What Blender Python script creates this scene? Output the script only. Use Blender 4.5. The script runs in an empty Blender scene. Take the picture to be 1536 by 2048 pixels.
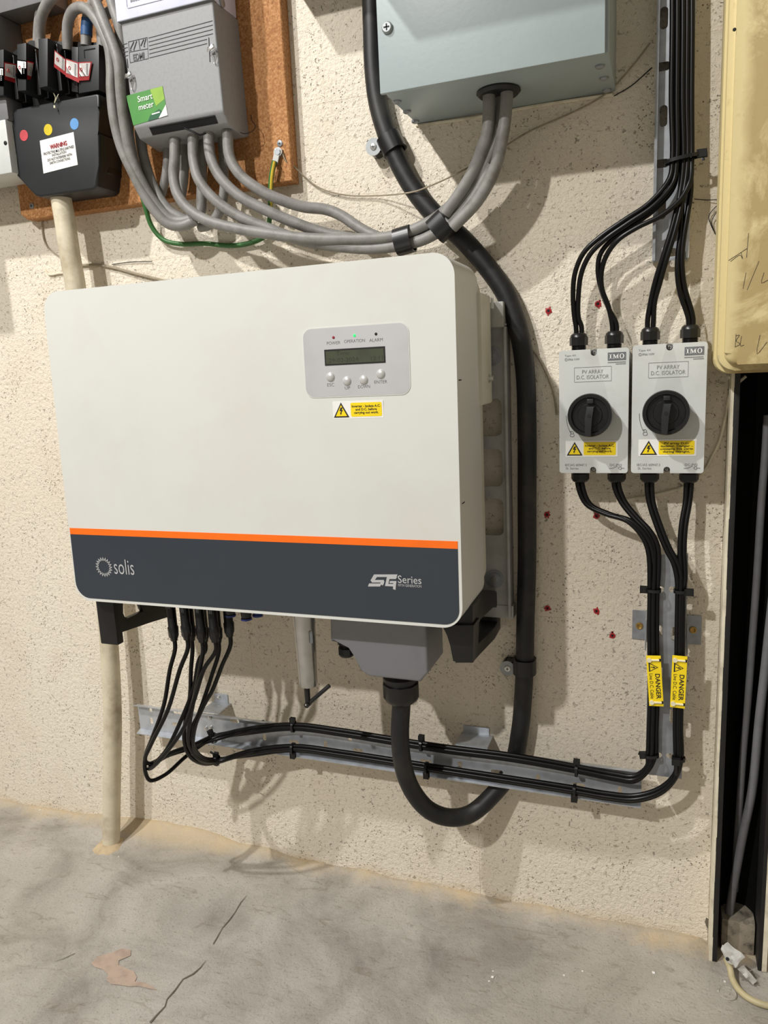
import bpy, bmesh, math, random
from mathutils import Vector, Matrix
random.seed(7)
S = bpy.context.scene
COL = S.collection
# ------------------------------------------------------------------ camera
CAM = Vector((0.0, -1.22, 0.984)); FPX = 1500.0
YAW, PITCH, ROLL = math.radians(20.505), math.radians(10.72), math.radians(2.744)
_cy, _sy, _cp, _sp, _cr, _sr = math.cos(YAW), math.sin(YAW), math.cos(PITCH), math.sin(PITCH), math.cos(ROLL), math.sin(ROLL)
FWD = Vector((-_sy*_cp, _cy*_cp, -_sp)); _R0 = Vector((_cy, _sy, 0)); _D0 = FWD.cross(_R0)
RIGHT = _cr*_R0 + _sr*_D0; DOWN = -_sr*_R0 + _cr*_D0
cam = bpy.data.cameras.new('camera'); co = bpy.data.objects.new('camera', cam); COL.objects.link(co)
cam.sensor_fit = 'VERTICAL'; cam.sensor_height = 36.0; cam.sensor_width = 27.0
cam.lens = FPX/2048*36.0; cam.clip_start = 0.01
co.matrix_world = Matrix(((RIGHT.x, -DOWN.x, -FWD.x, CAM.x), (RIGHT.y, -DOWN.y, -FWD.y, CAM.y), (RIGHT.z, -DOWN.z, -FWD.z, CAM.z), (0, 0, 0, 1)))
S.camera = co
# ------------------------------------------------------------------ light
w = bpy.data.worlds.new('room_air'); S.world = w; w.use_nodes = True
w.node_tree.nodes['Background'].inputs[0].default_value = (1.0, 0.90, 0.74, 1)
w.node_tree.nodes['Background'].inputs[1].default_value = 0.29
def lamp(name, loc, watts, r, col):
    l = bpy.data.lights.new(name, 'POINT'); l.energy = watts; l.shadow_soft_size = r; l.color = col
    o = bpy.data.objects.new(name, l); COL.objects.link(o); o.location = loc
lamp('near_ceiling_lamp', (-1.55, -1.57, 3.22), 225, 0.035, (1.0, 0.985, 0.95))
lamp('far_ceiling_lamp', (-1.55, -3.09, 3.22), 345, 0.05, (1.0, 0.985, 0.95))
S.view_settings.view_transform = 'Standard'; S.view_settings.look = 'None'
S.view_settings.gamma = 1.0; S.view_settings.use_curve_mapping = False; S.view_settings.exposure = 0.0

# ------------------------------------------------------------------ pixel helpers (wall is y=0, room is y<0)
def ray(x, y): return RIGHT*((x-768)/FPX) + DOWN*((y-1024)/FPX) + FWD
def Q(x, y, d=0.0):
    r = ray(x, y); return CAM + r*((1.22-d)/r.y)
def F(x, y, z=0.0):
    r = ray(x, y); return CAM + r*((z-CAM.z)/r.z)
# ------------------------------------------------------------------ materials
def srgb(c): return tuple(((v/255)/12.92 if v/255 <= .04045 else ((v/255+.055)/1.055)**2.4) for v in c) + (1,)
class N:
    def __init__(s, name):
        s.m = bpy.data.materials.new(name); s.m.use_nodes = True; s.t = s.m.node_tree; s.b = s.t.nodes['Principled BSDF']
        s.co = s.t.nodes.new('ShaderNodeNewGeometry').outputs['Position']
    def lk(s, a, b): s.t.links.new(a, b)
    def noise(s, scale, detail=4, rough=.55, vec=None, dist=0):
        n = s.t.nodes.new('ShaderNodeTexNoise'); n.inputs['Scale'].default_value = scale; n.inputs['Detail'].default_value = detail
        n.inputs['Roughness'].default_value = rough; n.inputs['Distortion'].default_value = dist; s.lk(vec or s.co, n.inputs['Vector']); return n.outputs['Fac']
    def vor(s, scale, feat='F1', vec=None):
        n = s.t.nodes.new('ShaderNodeTexVoronoi'); n.feature = feat; n.inputs['Scale'].default_value = scale; s.lk(vec or s.co, n.inputs['Vector']); return n.outputs['Distance']
    def ramp(s, fac, stops):
        n = s.t.nodes.new('ShaderNodeValToRGB'); e = n.color_ramp.elements
        while len(e) < len(stops): e.new(.5)
        for k, (p, c) in enumerate(stops): e[k].position = p; e[k].color = c if isinstance(c, tuple) else (c, c, c, 1)
        s.lk(fac, n.inputs[0]); return n.outputs[0]
    def mix(s, fac, a, b, mode='MIX'):
        n = s.t.nodes.new('ShaderNodeMix'); n.data_type = 'RGBA'; n.blend_type = mode
        for sock, v in ((n.inputs[0], fac), (n.inputs[6], a), (n.inputs[7], b)):
            if hasattr(v, 'links') or isinstance(v, bpy.types.NodeSocket): s.lk(v, sock)
            else: sock.default_value = v
        return n.outputs[2]
    def math(s, op, a, b=None, clamp=False):
        n = s.t.nodes.new('ShaderNodeMath'); n.operation = op; n.use_clamp = clamp
        for sock, v in ((n.inputs[0], a), (n.inputs[1], b)):
            if v is None: continue
            if isinstance(v, bpy.types.NodeSocket): s.lk(v, sock)
            else: sock.default_value = v
        return n.outputs[0]
    def sep(s):
        n = s.t.nodes.new('ShaderNodeSeparateXYZ'); s.lk(s.co, n.inputs[0]); return n.outputs
    def scale(s, v):
        n = s.t.nodes.new('ShaderNodeVectorMath'); n.operation = 'MULTIPLY'; n.inputs[1].default_value = v; s.lk(s.co, n.inputs[0]); return n.outputs[0]
    def bump(s, h, strength, dist, prev=None):
        n = s.t.nodes.new('ShaderNodeBump'); n.inputs['Strength'].default_value = strength; n.inputs['Distance'].default_value = dist
        s.lk(h, n.inputs['Height']); 
        if prev: s.lk(prev, n.inputs['Normal'])
        s.lk(n.outputs[0], s.b.inputs['Normal']); return n.outputs[0]
    def base(s, v):
        if isinstance(v, bpy.types.NodeSocket): s.lk(v, s.b.inputs['Base Color'])
        else: s.b.inputs['Base Color'].default_value = v
    def fin(s, rough=.5, metal=0, spec=.5):
        if isinstance(rough, bpy.types.NodeSocket): s.lk(rough, s.b.inputs['Roughness'])
        else: s.b.inputs['Roughness'].default_value = rough
        s.b.inputs['Metallic'].default_value = metal; s.b.inputs['Specular IOR Level'].default_value = spec; return s.m
def plain(name, rgb, rough=.5, metal=0, var=.06, scale=40, bump=0.0, spec=.5, dirt=None):
    n = N(name); c = srgb(rgb); d = tuple(max(0, v*(1-3*var)) for v in c[:3]) + (1,); l = tuple(min(1, v*(1+var)) for v in c[:3]) + (1,)
    f = n.noise(scale, 5); col = n.ramp(f, [(.3, d), (.5, c), (.72, l)])
    if dirt: col = n.mix(n.ramp(n.noise(dirt[1], 6, .65), [(.5, 0.0), (.75, dirt[2])]), col, srgb(dirt[0]))
    n.base(col)
    if bump: n.bump(n.noise(scale*14, 3), bump, .001)
    return n.fin(rough, metal, spec)
def wallmat():
    n = N('painted_block'); c = n.mix(n.ramp(n.noise(2.2, 5), [(.35, 0.0), (.7, 1.0)]), srgb((234, 223, 205)), srgb((241, 232, 216)))
    c = n.mix(n.ramp(n.noise(9, 5, .6), [(.5, 0.0), (.75, .35)]), c, srgb((220, 202, 182)))
    p1 = n.noise(75, 3, .5, dist=1.2); pit = n.math('MULTIPLY', n.ramp(n.math('ABSOLUTE', n.math('SUBTRACT', p1, .5)), [(.012, 1.0), (.028, 0.0)]), n.ramp(n.noise(130, 3, .5), [(.56, 0.0), (.61, 1.0)]))
    amt = n.ramp(n.noise(14, 4, .6), [(.40, .25), (.62, 1.0)])
    pits = n.math('MULTIPLY', pit, amt)
    v = n.vor(170); spot = n.ramp(v, [(.14, 1.0), (.22, 0.0)]); sp = n.math('MULTIPLY', spot, n.ramp(n.noise(17, 3), [(.53, 0.0), (.62, 1.0)]))
    c = n.mix(n.math('MULTIPLY', pits, .6), c, srgb((104, 88, 74)))
    c = n.mix(n.math('MULTIPLY', sp, .75), c, srgb((86, 70, 58)))
    z = n.sep()[2]; low = n.math('ADD', z, n.math('MULTIPLY', n.noise(16, 5, .6), .07))
    c = n.mix(n.ramp(low, [(.028, .6), (.062, 0.0)]), c, srgb((204, 182, 146)))
    n.base(c)
    b = n.bump(n.noise(420, 4, .65), .7, .0018); b = n.bump(n.noise(150, 5, .62, dist=.15), .8, .0042, b)
    n.bump(n.math('MULTIPLY', n.math('MAXIMUM', pits, sp), -1.0), .8, .0025, b)
    return n.fin(.75, 0, .3)
def floormat():
    n = N('worn_concrete')
    c = n.ramp(n.noise(5.5, 7, .62, dist=.8), [(.30, srgb((134, 129, 121))), (.44, srgb((159, 154, 146))), (.56, srgb((174, 169, 161))), (.72, srgb((188, 183, 176)))])
    c = n.mix(n.ramp(n.noise(1.7, 4), [(.45, 0.0), (.7, .35)]), c, srgb((188, 180, 164)))
    st = n.noise(16, 8, .7, vec=n.scale((1, 2.6, 1)), dist=1.4)
    c = n.mix(n.ramp(st, [(.56, 0.0), (.68, .55)]), c, srgb((126, 116, 102)))
    c = n.mix(n.ramp(n.noise(260, 3, .6), [(.30, .5), (.42, 0.0)]), c, srgb((104, 95, 84)))
    y = n.sep()[1]; e = n.math('ADD', y, n.math('MULTIPLY', n.noise(11, 6, .65), .10))
    c = n.mix(n.math('MULTIPLY', n.ramp(e, [(.012, 0.0), (.060, .9)]), n.ramp(n.noise(7, 6, .7), [(.40, .15), (.58, 1.0)])), c, srgb((204, 180, 142)))
    z = n.sep()[2]; c = n.mix(n.ramp(n.math('ADD', z, n.math('MULTIPLY', n.noise(30, 6, .7), .008)), [(.0105, 0.0), (.022, .6)]), c, srgb((196, 176, 142)))
    n.base(c); b = n.bump(n.noise(190, 5, .65), .5, .003); n.bump(n.noise(22, 7, .65, dist=1), .5, .006, b)
    return n.fin(n.ramp(n.noise(6, 4), [(.35, .5), (.7, .75)]), 0, .35)
def boardmat():
    n = N('chipboard'); c = n.ramp(n.noise(300, 4, .7), [(.3, srgb((126, 82, 46))), (.5, srgb((172, 120, 74))), (.68, srgb((204, 156, 108)))])
    c = n.mix(n.ramp(n.noise(5, 4), [(.45, 0.0), (.7, .5)]), c, srgb((152, 102, 60)))
    n.base(c); n.bump(n.noise(300, 4), .3, .0012); return n.fin(.7, 0, .25)
def yellowmat():
    n = N('yellow_plastic'); c = srgb((212, 196, 146))
    f = n.noise(9, 8, .7, dist=1.2); x = n.sep()[0]
    inner = n.ramp(n.math('ADD', x, n.math('MULTIPLY', n.noise(8, 5), .05)), [(.106, 0.0), (.120, 1.0)])
    k = n.math('MULTIPLY', n.ramp(f, [(.36, 0.0), (.50, .85)]), inner)
    c = n.mix(k, c, srgb((166, 144, 98)))
    c = n.mix(n.ramp(n.noise(60, 6, .7), [(.6, 0.0), (.75, .4)]), c, srgb((140, 118, 74)))
    n.base(c); n.bump(n.noise(120, 5), .2, .001); return n.fin(.45, 0, .4)
def galv(name, rgb=(200, 205, 212), rough=.36):
    n = N(name); c = n.ramp(n.vor(70), [(.1, srgb(tuple(int(v*.9) for v in rgb))), (.7, srgb(rgb))])
    n.base(n.mix(n.ramp(n.noise(12, 4), [(.4, 0.0), (.8, .5)]), c, srgb(tuple(int(v*.86) for v in rgb))))
    return n.fin(rough, .5, .5)
M = dict(
 wall=wallmat(), floor=floormat(), chip=boardmat(), yellow=yellowmat(),
 galv=galv('galvanised_steel'), galv_dark=galv('grey_zinc', (160, 164, 170), .45),
 white=plain('white_powder_coat', (213, 214, 210), .42, var=.012, scale=6, bump=.05, dirt=((206, 200, 186), 5, .35)),
 side=plain('cream_coat', (212, 209, 194), .5, var=.02, scale=9, dirt=((178, 168, 140), 7, .4)),
 navy=plain('slate_panel', (50, 57, 66), .32, var=.02, scale=5), orange=plain('orange_stripe', (250, 112, 12), .45, var=.02),
 silver=plain('silver_foil', (196, 197, 200), .38, .25, var=.02, scale=20), button=plain('button_silver', (205, 205, 205), .3, .3, var=.01),
 lcd=plain('lcd', (72, 76, 62), .25, var=.05, scale=60), lcdtext=plain('lcd_digits', (52, 56, 46), .4),
 black=plain('black_plastic', (20, 20, 21), .42, var=.05), rubber=plain('black_rubber', (18, 19, 22), .5, var=.08, scale=60, bump=.15, dirt=((78, 74, 66), 14, .35)),
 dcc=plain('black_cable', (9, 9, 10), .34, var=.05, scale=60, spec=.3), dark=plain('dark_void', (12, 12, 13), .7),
 blk2=plain('satin_black', (34, 36, 39), .42, var=.04, scale=30), sooty=plain('black_paint', (24, 23, 23), .6, var=.15, scale=30, bump=.3, dirt=((60, 56, 50), 18, .25)),
 grey_cover=plain('grey_cover', (128, 129, 134), .5, var=.02, bump=.1), plate=plain('bracket_grey', (172, 172, 170), .5, .1, var=.05, dirt=((128, 122, 108), 12, .5)),
 tail=plain('grey_cable', (134, 132, 129), .5, var=.07, scale=45, bump=.3, dirt=((90, 82, 72), 26, .75)),
 tail2=plain('beam_grey', (112, 112, 114), .55, var=.06, scale=40, dirt=((80, 76, 70), 20, .5)),
 box2=plain('blue_grey_paint', (158, 170, 172), .42, var=.02, scale=9, bump=.15), meter=plain('meter_grey', (146, 147, 149), .55, var=.03, scale=200, bump=.2),
 clear=plain('pale_cover', (214, 216, 238), .2, var=.02), groove=plain('groove', (92, 93, 96), .7),
 iso=plain('light_grey_enclosure', (200, 203, 201), .42, var=.02, scale=14, dirt=((176, 176, 168), 22, .45)), print=plain('grey_print', (128, 130, 132), .6), 
 ink=plain('ink', (28, 26, 24), .6), paper=plain('white_label', (236, 235, 232), .5, var=.02), ylabel=plain('yellow_label', (246, 216, 24), .42, var=.02),
 imo=plain('badge_grey', (112, 115, 120), .5), green=plain('green_label', (74, 138, 66), .4, var=.1, scale=14), dgreen=plain('dark_green', (36, 92, 62), .4), lime=plain('lime', (140, 176, 66), .4),
 red=plain('red_plastic', (168, 30, 40), .5, var=.12), tape=plain('red_tape', (196, 48, 52), .45), warn=plain('warn_red', (150, 30, 48), .5), yel=plain('yellow_dot', (214, 190, 40), .45), blue=plain('blue_dot', (98, 150, 205), .4), reddot=plain('red_dot', (190, 72, 80), .45),
 sleeve=plain('blue_sleeve', (44, 84, 132), .5), alu=plain('brushed_aluminium', (188, 187, 184), .26, .9, var=.04, scale=60), zinc=plain('bright_zinc', (210, 210, 208), .28, .85), brass=plain('brass_screw', (176, 142, 78), .35, .85),
 pvc=plain('old_cream_pvc', (214, 204, 180), .5, var=.05, scale=22, bump=.2, dirt=((142, 122, 92), 12, .75)), cream=plain('cream_trim', (226, 218, 196), .55, var=.05, dirt=((150, 138, 116), 30, .7)),
 earth=plain('green_sleeve', (52, 104, 48), .5), earthy=plain('yellow_sleeve', (206, 178, 50), .5), wire=plain('old_wire', (158, 146, 126), .6, dirt=((98, 84, 66), 40, .8)),
 gland=plain('gland_black', (19, 19, 20), .34, var=.04), bluep=plain('blue_cap', (26, 44, 110), .4), nylon=plain('natural_nylon', (236, 228, 196), .4),
 stain=plain('pink_stain', (178, 158, 143), .55, var=.08, scale=40), crack=plain('crack', (104, 96, 84), .9), tan=plain('sandy_fillet', (190, 170, 138), .85, var=.14, scale=30, bump=.5),
 rubble=plain('rubble', (150, 140, 124), .9, var=.25, scale=60, bump=.8), ycable=plain('yellowed_cable', (188, 176, 138), .5, dirt=((130, 116, 80), 30, .7)), washer=plain('grey_washer', (150, 154, 156), .45, .3), off=plain('off_frame_grey', (150, 152, 150), .5))
def emis(name, rgb, s):
    n = N(name); n.base(srgb(rgb)); n.b.inputs['Emission Color'].default_value = srgb(rgb); n.b.inputs['Emission Strength'].default_value = s; return n.m
M['led'] = emis('green_led', (40, 220, 110), 0.7)
# ------------------------------------------------------------------ scene helpers
def link(name, me, mat, parent, origin):
    o = bpy.data.objects.new(name, me); COL.objects.link(o)
    if mat: me.materials.append(M[mat] if isinstance(mat, str) else mat)
    if parent is None: o.location = origin
    else: o.parent = parent
    return o
ORG = {}
def org(p):
    while p.parent: p = p.parent
    return ORG[p.name]
def obj(name, bm, mat, parent=None, smooth=True, origin=None, angle=40):
    if parent is not None: og = org(parent)
    else:
        if origin is None:
            xs = [v.co for v in bm.verts]; og = Vector((sum(v.x for v in xs)/len(xs), max(v.y for v in xs), min(v.z for v in xs)))
        else: og = Vector(origin)
    bmesh.ops.translate(bm, verts=bm.verts, vec=-og)
    bmesh.ops.recalc_face_normals(bm, faces=bm.faces)
    me = bpy.data.meshes.new(name); bm.to_mesh(me); bm.free()
    if smooth:
        me.shade_smooth()
        try: me.set_sharp_from_angle(angle=math.radians(angle))
        except Exception: pass
    o = link(name, me, mat, parent, og)
    if parent is None: ORG[o.name] = og
    return o
def tag(o, label, cat, group=None, kind=None):
    o['label'] = label; o['category'] = cat
    if group: o['group'] = group
    if kind: o['kind'] = kind
    return o
def thing(name, label, cat, loc, group=None):
    o = bpy.data.objects.new(name, None); COL.objects.link(o); o.location = loc; o.empty_display_size = .02
    ORG[o.name] = Vector(loc); return tag(o, label, cat, group)
def struct(o): o['kind'] = 'structure'; return o
def B(): return bmesh.new()
def prism(bm, poly, y0, y1, bev=0, seg=2, back=False):
    """poly: (x,z) outline; y0 = wall side (larger y), y1 = front (smaller y)"""
    vb = [bm.verts.new((p[0], y0, p[1])) for p in poly]; vf = [bm.verts.new((p[0], y1, p[1])) for p in poly]
    n = len(poly); bm.faces.new(vb); f = bm.faces.new(vf)
    for i in range(n): bm.faces.new((vb[i], vb[(i+1) % n], vf[(i+1) % n], vf[i]))
    if bev:
        es = list(f.edges)
        bmesh.ops.bevel(bm, geom=es, offset=bev, segments=seg, profile=.6, affect='EDGES', clamp_overlap=True)
    return bm
def box(bm, x0, x1, y0, y1, z0, z1, bev=0, seg=2):
    r = bmesh.ops.create_cube(bm, size=1); vs = r['verts']
    for v in vs: v.co = Vector(((x0+x1)/2 + v.co.x*(x1-x0), (y0+y1)/2 + v.co.y*(y1-y0), (z0+z1)/2 + v.co.z*(z1-z0)))
    if bev:
        es = list({e for v in vs for e in v.link_edges}); bmesh.ops.bevel(bm, geom=es, offset=bev, segments=seg, profile=.6, affect='EDGES', clamp_overlap=True)
    return bm
def rrect(x0, x1, z0, z1, r, n=6):
    if not isinstance(r, (list, tuple)): r = [r]*4   # bl br tr tl
    out = []
    for (cx, cz, a0, rr) in ((x0+r[0], z0+r[0], 180, r[0]), (x1-r[1], z0+r[1], 270, r[1]), (x1-r[2], z1-r[2], 0, r[2]), (x0+r[3], z1-r[3], 90, r[3])):
        for k in range(n+1):
            a = math.radians(a0 + 90*k/n); out.append((cx+rr*math.cos(a), cz+rr*math.sin(a)))
    return out
def frame(t):
    t = t.normalized(); u = t.cross(Vector((0, 1, 0)))
    if u.length < .05: u = t.cross(Vector((1, 0, 0)))
    u.normalize(); return t, u, u.cross(t)
def lathe(bm, c, axis, prof, n=24, sq=None):
    """prof: list of (distance along axis, radius); sq = number of flat sides if hex"""
    t, u, v = frame(Vector(axis)); c = Vector(c); rings = []
    for (h, r) in prof:
        rings.append([bm.verts.new(c + t*h + (u*math.cos(2*math.pi*k/n) + v*math.sin(2*math.pi*k/n))*max(r, 1e-6)) for k in range(n)])
    for a, b in zip(rings, rings[1:]):
        for k in range(n): bm.faces.new((a[k], a[(k+1) % n], b[(k+1) % n], b[k]))
    bm.faces.new(rings[0]); bm.faces.new(rings[-1]); return bm
def smoothpath(P, sub=7):
    P = [Vector(p) for p in P]; out = []
    for i in range(len(P)-1):
        p0 = P[i-1] if i else P[0]*2-P[1]; p1, p2 = P[i], P[i+1]; p3 = P[i+2] if i+2 < len(P) else P[-1]*2-P[-2]
        a1 = max((p1-p0).length, 1e-6)**.5; a2 = max((p2-p1).length, 1e-6)**.5; a3 = max((p3-p2).length, 1e-6)**.5
        m1 = ((p1-p0)/a1 - (p2-p0)/(a1+a2) + (p2-p1)/a2)*a2; m2 = ((p2-p1)/a2 - (p3-p1)/(a2+a3) + (p3-p2)/a3)*a2
        for k in range(sub):
            t = k/sub; out.append((2*t**3-3*t*t+1)*p1 + (t**3-2*t*t+t)*m1 + (-2*t**3+3*t*t)*p2 + (t**3-t*t)*m2)
    out.append(P[-1]); return out
def tube(bm, P, r, n=10, sub=7, smooth=True, cap=True):
    pts = smoothpath(P, sub) if smooth else [Vector(p) for p in P]
    rad = r if callable(r) else (lambda s: r)
    t = (pts[1]-pts[0]).normalized(); _, u, v = frame(t); rings = []
    for i, p in enumerate(pts):
        tt = (pts[min(i+1, len(pts)-1)] - pts[max(i-1, 0)]).normalized()
        u = (u - tt*u.dot(tt)).normalized(); v = tt.cross(u); rr = rad(i/(len(pts)-1))
        rings.append([bm.verts.new(p + (u*math.cos(2*math.pi*k/n) + v*math.sin(2*math.pi*k/n))*rr) for k in range(n)])
    for a, b in zip(rings, rings[1:]):
        for k in range(n): bm.faces.new((a[k], a[(k+1) % n], b[(k+1) % n], b[k]))
    if cap: bm.faces.new(rings[0]); bm.faces.new(rings[-1])
    return pts
def pp(pts, off=(0, 0, 0)): return [Q(*p) + Vector(off) for p in pts]
def band(bm, c, t, a, b, w=.0045, th=.0012, n=26):
    """a strap round a bundle: c centre, t bundle direction, a half width in plane, b half depth"""
    c = Vector(c); t = Vector(t).normalized(); u = t.cross(Vector((0, 1, 0))).normalized(); y = Vector((0, 1, 0)); rings = []
    for k in range(n):
        th_ = 2*math.pi*k/n; cs, sn = math.cos(th_), math.sin(th_)
        sq = lambda q: math.copysign(abs(q)**.8, q)
        i = u*a*sq(cs) + y*b*sq(sn); o = u*(a+th)*sq(cs) + y*(b+th)*sq(sn)
        rings.append([bm.verts.new(c+p+t*s*w/2) for p, s in ((i, -1), (o, -1), (o, 1), (i, 1))])
    for k in range(n):
        A, Bq = rings[k], rings[(k+1) % n]
        for j in range(4): bm.faces.new((A[j], A[(j+1) % 4], Bq[(j+1) % 4], Bq[j]))
    return bm
def obox(bm, c, u, v, w_, hu, hv, hw, bev=0):
    """oriented box from unit axes u,v,w"""
    u, v, w_ = Vector(u).normalized(), Vector(v).normalized(), Vector(w_).normalized(); r = bmesh.ops.create_cube(bm, size=2); vs = r['verts']; c = Vector(c)
    for q in vs: q.co = c + u*(q.co.x*hu) + v*(q.co.y*hv) + w_*(q.co.z*hw)
    if bev: bmesh.ops.bevel(bm, geom=list({e for q in vs for e in q.link_edges}), offset=bev, segments=2, profile=.6, affect='EDGES')
    return bm
def fillplate(bm, outer, holes, y0, y1):
    """plate in XZ with holes, thickness from y0 (back) to y1 (front)"""
    es = []
    loops = []
    for lp in [outer]+holes:
        vs = [bm.verts.new((p[0], y1, p[1])) for p in lp]; loops.append(vs)
        es += [bm.edges.new((vs[i], vs[(i+1) % len(vs)])) for i in range(len(vs))]
    r = bmesh.ops.triangle_fill(bm, use_beauty=True, use_dissolve=False, edges=es, normal=(0, -1, 0))
    fs = [g for g in r['geom'] if isinstance(g, bmesh.types.BMFace)]
    ex = bmesh.ops.extrude_face_region(bm, geom=fs, use_keep_orig=True)
    bmesh.ops.translate(bm, verts=[g for g in ex['geom'] if isinstance(g, bmesh.types.BMVert)], vec=(0, y0-y1, 0))
    return bm
def slot(cx, cz, w_, h, n=5):
    r = min(w_, h)/2*.98; return list(reversed(rrect(cx-w_/2, cx+w_/2, cz-h/2, cz+h/2, r, n)))
def disc(bm, c, r, th=.0006, n=24, sx=1.0):
    vs = [(c[0]+r*sx*math.cos(2*math.pi*k/n), c[2]+r*math.sin(2*math.pi*k/n)) for k in range(n)]; return prism(bm, vs, c[1], c[1]-th)
TEXTS = []
def text(body, c, size, width, mat, parent, name='lettering', roll=0, normal='front', spacing=1.0, bold=0, shear=0, align='CENTER'):
    """c: world centre; size: total height of the text block; width: total width; both fitted after layout"""
    cu = bpy.data.curves.new('lettering', 'FONT'); cu.body = body; cu.align_x = align; cu.size = 1; cu.space_line = .95; cu.offset = bold; cu.shear = shear; cu.resolution_u = 3; cu.space_character = spacing
    o = bpy.data.objects.new('t', cu); COL.objects.link(o); TEXTS.append((o, Vector(c), size, width, mat, parent, name, roll, normal)); return o
def bake_texts():
    bpy.context.view_layer.update(); dg = bpy.context.evaluated_depsgraph_get()
    for o, c, h, w_, mat, parent, name, roll, nrm in TEXTS:
        me = bpy.data.meshes.new_from_object(o.evaluated_get(dg)); xs = [v.co.x for v in me.vertices]; ys = [v.co.y for v in me.vertices]
        cx, cy = (min(xs)+max(xs))/2, (min(ys)+max(ys))/2; sx = w_/(max(xs)-min(xs)); sy = h/(max(ys)-min(ys)); ca, sa = math.cos(roll), math.sin(roll); og = org(parent)
        for v in me.vertices:
            x, y = (v.co.x-cx)*sx, (v.co.y-cy)*sy; x, y = x*ca-y*sa, x*sa+y*ca
            if nrm == 'front': p = Vector((c.x+x, c.y, c.z+y))
            else: p = c + nrm[0]*x + nrm[1]*y
            v.co = p - og
        me.materials.clear(); me.materials.append(M[mat]); me.name = name
        q = bpy.data.objects.new(name, me); COL.objects.link(q); q.parent = parent
        cu = o.data; bpy.data.objects.remove(o); bpy.data.curves.remove(cu)
def screw(name, c, r, mat, parent, cross='ink', h=.002):
    bm = B(); lathe(bm, c, (0, -1, 0), [(0, r), (h*.6, r), (h, r*.7)], 18); o = obj(name, bm, mat, parent)
    bm = B(); x, y, z = c; y -= h
    for a, b in ((r*.5, r*.1), (r*.1, r*.5)): box(bm, x-a, x+a, y-.0003, y+.0002, z-b, z+b)
    obj('cross_slot', bm, cross, o if parent is not None and parent.parent is None else (parent or o)); return o
def gland(parent, c, axis, r=.0115, L=.03, name='cable_gland'):
    """threaded body + hex nut + dome; c at the enclosure wall"""
    bm = B(); lathe(bm, c, axis, [(0, r*1.05), (.003, r*1.05), (.003, r*.78), (.010, r*.78)], 20)
    for k in range(3): lathe(bm, Vector(c)+Vector(axis).normalized()*(.004+k*.002), axis, [(0, r*.78), (.0006, r*.88), (.0012, r*.78)], 20)
    o = obj(name, bm, 'gland', parent)
    bm = B(); lathe(bm, Vector(c)+Vector(axis).normalized()*.010, axis, [(0, r*1.04), (L*.40, r*1.04)], 8); 
    lathe(bm, Vector(c)+Vector(axis).normalized()*(.010+L*.40), axis, [(0, r*.98), (L*.12, r*.9), (L*.2, r*.68)], 20)
    obj('gland_nut', bm, 'gland', o if parent.parent is None else parent); return o
def flash(bm, cx, cz, y, s):
    """lightning bolt as used in the warning triangle"""
    pts = [(-.1, .62), (.28, .62), (.08, .22), (.32, .22), (-.02, -.28), (.1, -.28), (-.12, -.62), (-.24, -.18), (-.12, -.22), (-.02, .04), (-.3, .04)]
    prism(bm, [(cx+a*s, cz+b*s) for a, b in pts], y, y-.0002)
def triangle(parent, cx, cz, y, s, black='ink', yellow='ylabel'):
    bm = B(); prism(bm, [(cx-s*.58, cz-s*.5), (cx+s*.58, cz-s*.5), (cx, cz+s*.52)], y, y-.0003); obj('warning_triangle', bm, black, parent, False)
    bm = B(); prism(bm, [(cx-s*.42, cz-s*.41), (cx+s*.42, cz-s*.41), (cx, cz+s*.35)], y-.0003, y-.0005); obj('triangle_field', bm, yellow, parent, False)
    bm = B(); flash(bm, cx, cz-s*.08, y-.0005, s*.42); obj('lightning_bolt', bm, black, parent, False)
# ================================================================== STRUCTURE
from mathutils import noise as mn
XC0, XC1 = 0.0922, 0.172           # steel column recess between these
wb = B(); box(wb, -2.6, XC0, .0016, .12, -.05, 2.1); box(wb, XC1+.004, 1.5, .0016, .12, -.05, 2.1)
wall = struct(obj('wall_back', wb, 'wall', None, False, origin=(0, 0, 0)))
zj = [-.075, .138, .351, .564, .777, .990, 1.203, 1.416, 1.629, 1.842]
_bm = {}
for r_, (z0, z1) in enumerate(zip(zj, zj[1:])):
    x = -2.55 + (.225 if r_ % 2 else 0)
    while x < 1.4:
        x0, x1 = x, x+.45; x += .45
        spans = [(max(x0, -2.55), min(x1, XC0))] if x0 < XC0 else []
        if x1 > XC1+.01: spans.append((max(x0, XC1+.006), x1))
        for a, b in spans:
            if b-a < .02: continue
            key = (round(b-a, 3), round(z1-z0, 3)); g = .0
            if key not in _bm:
                q = B(); box(q, g, b-a-g, 0, .012, g, z1-z0-g, .00045, 1); me = bpy.data.meshes.new('block'); q.to_mesh(me); q.free(); me.materials.append(M['wall']); _bm[key] = me
            o = bpy.data.objects.new('block', _bm[key]); COL.objects.link(o); o.parent = wall; o.location = (a, mn.noise(Vector((x0*3, z0*5, 1)))*.0003, z0)
ORG[wall.name] = Vector((0, 0, 0))
def lin(a, b, n): return [a+(b-a)*k/n for k in range(n)]
fx = lin(-2.6, -1.5, 8) + lin(-1.5, .4, 150) + lin(.4, 1.5, 8) + [1.5]
fy = lin(-3.8, -.9, 10) + lin(-.9, -.22, 34) + lin(-.22, .012, 36) + lin(.012, .15, 6) + [.15]
bm = B(); G = []
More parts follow.
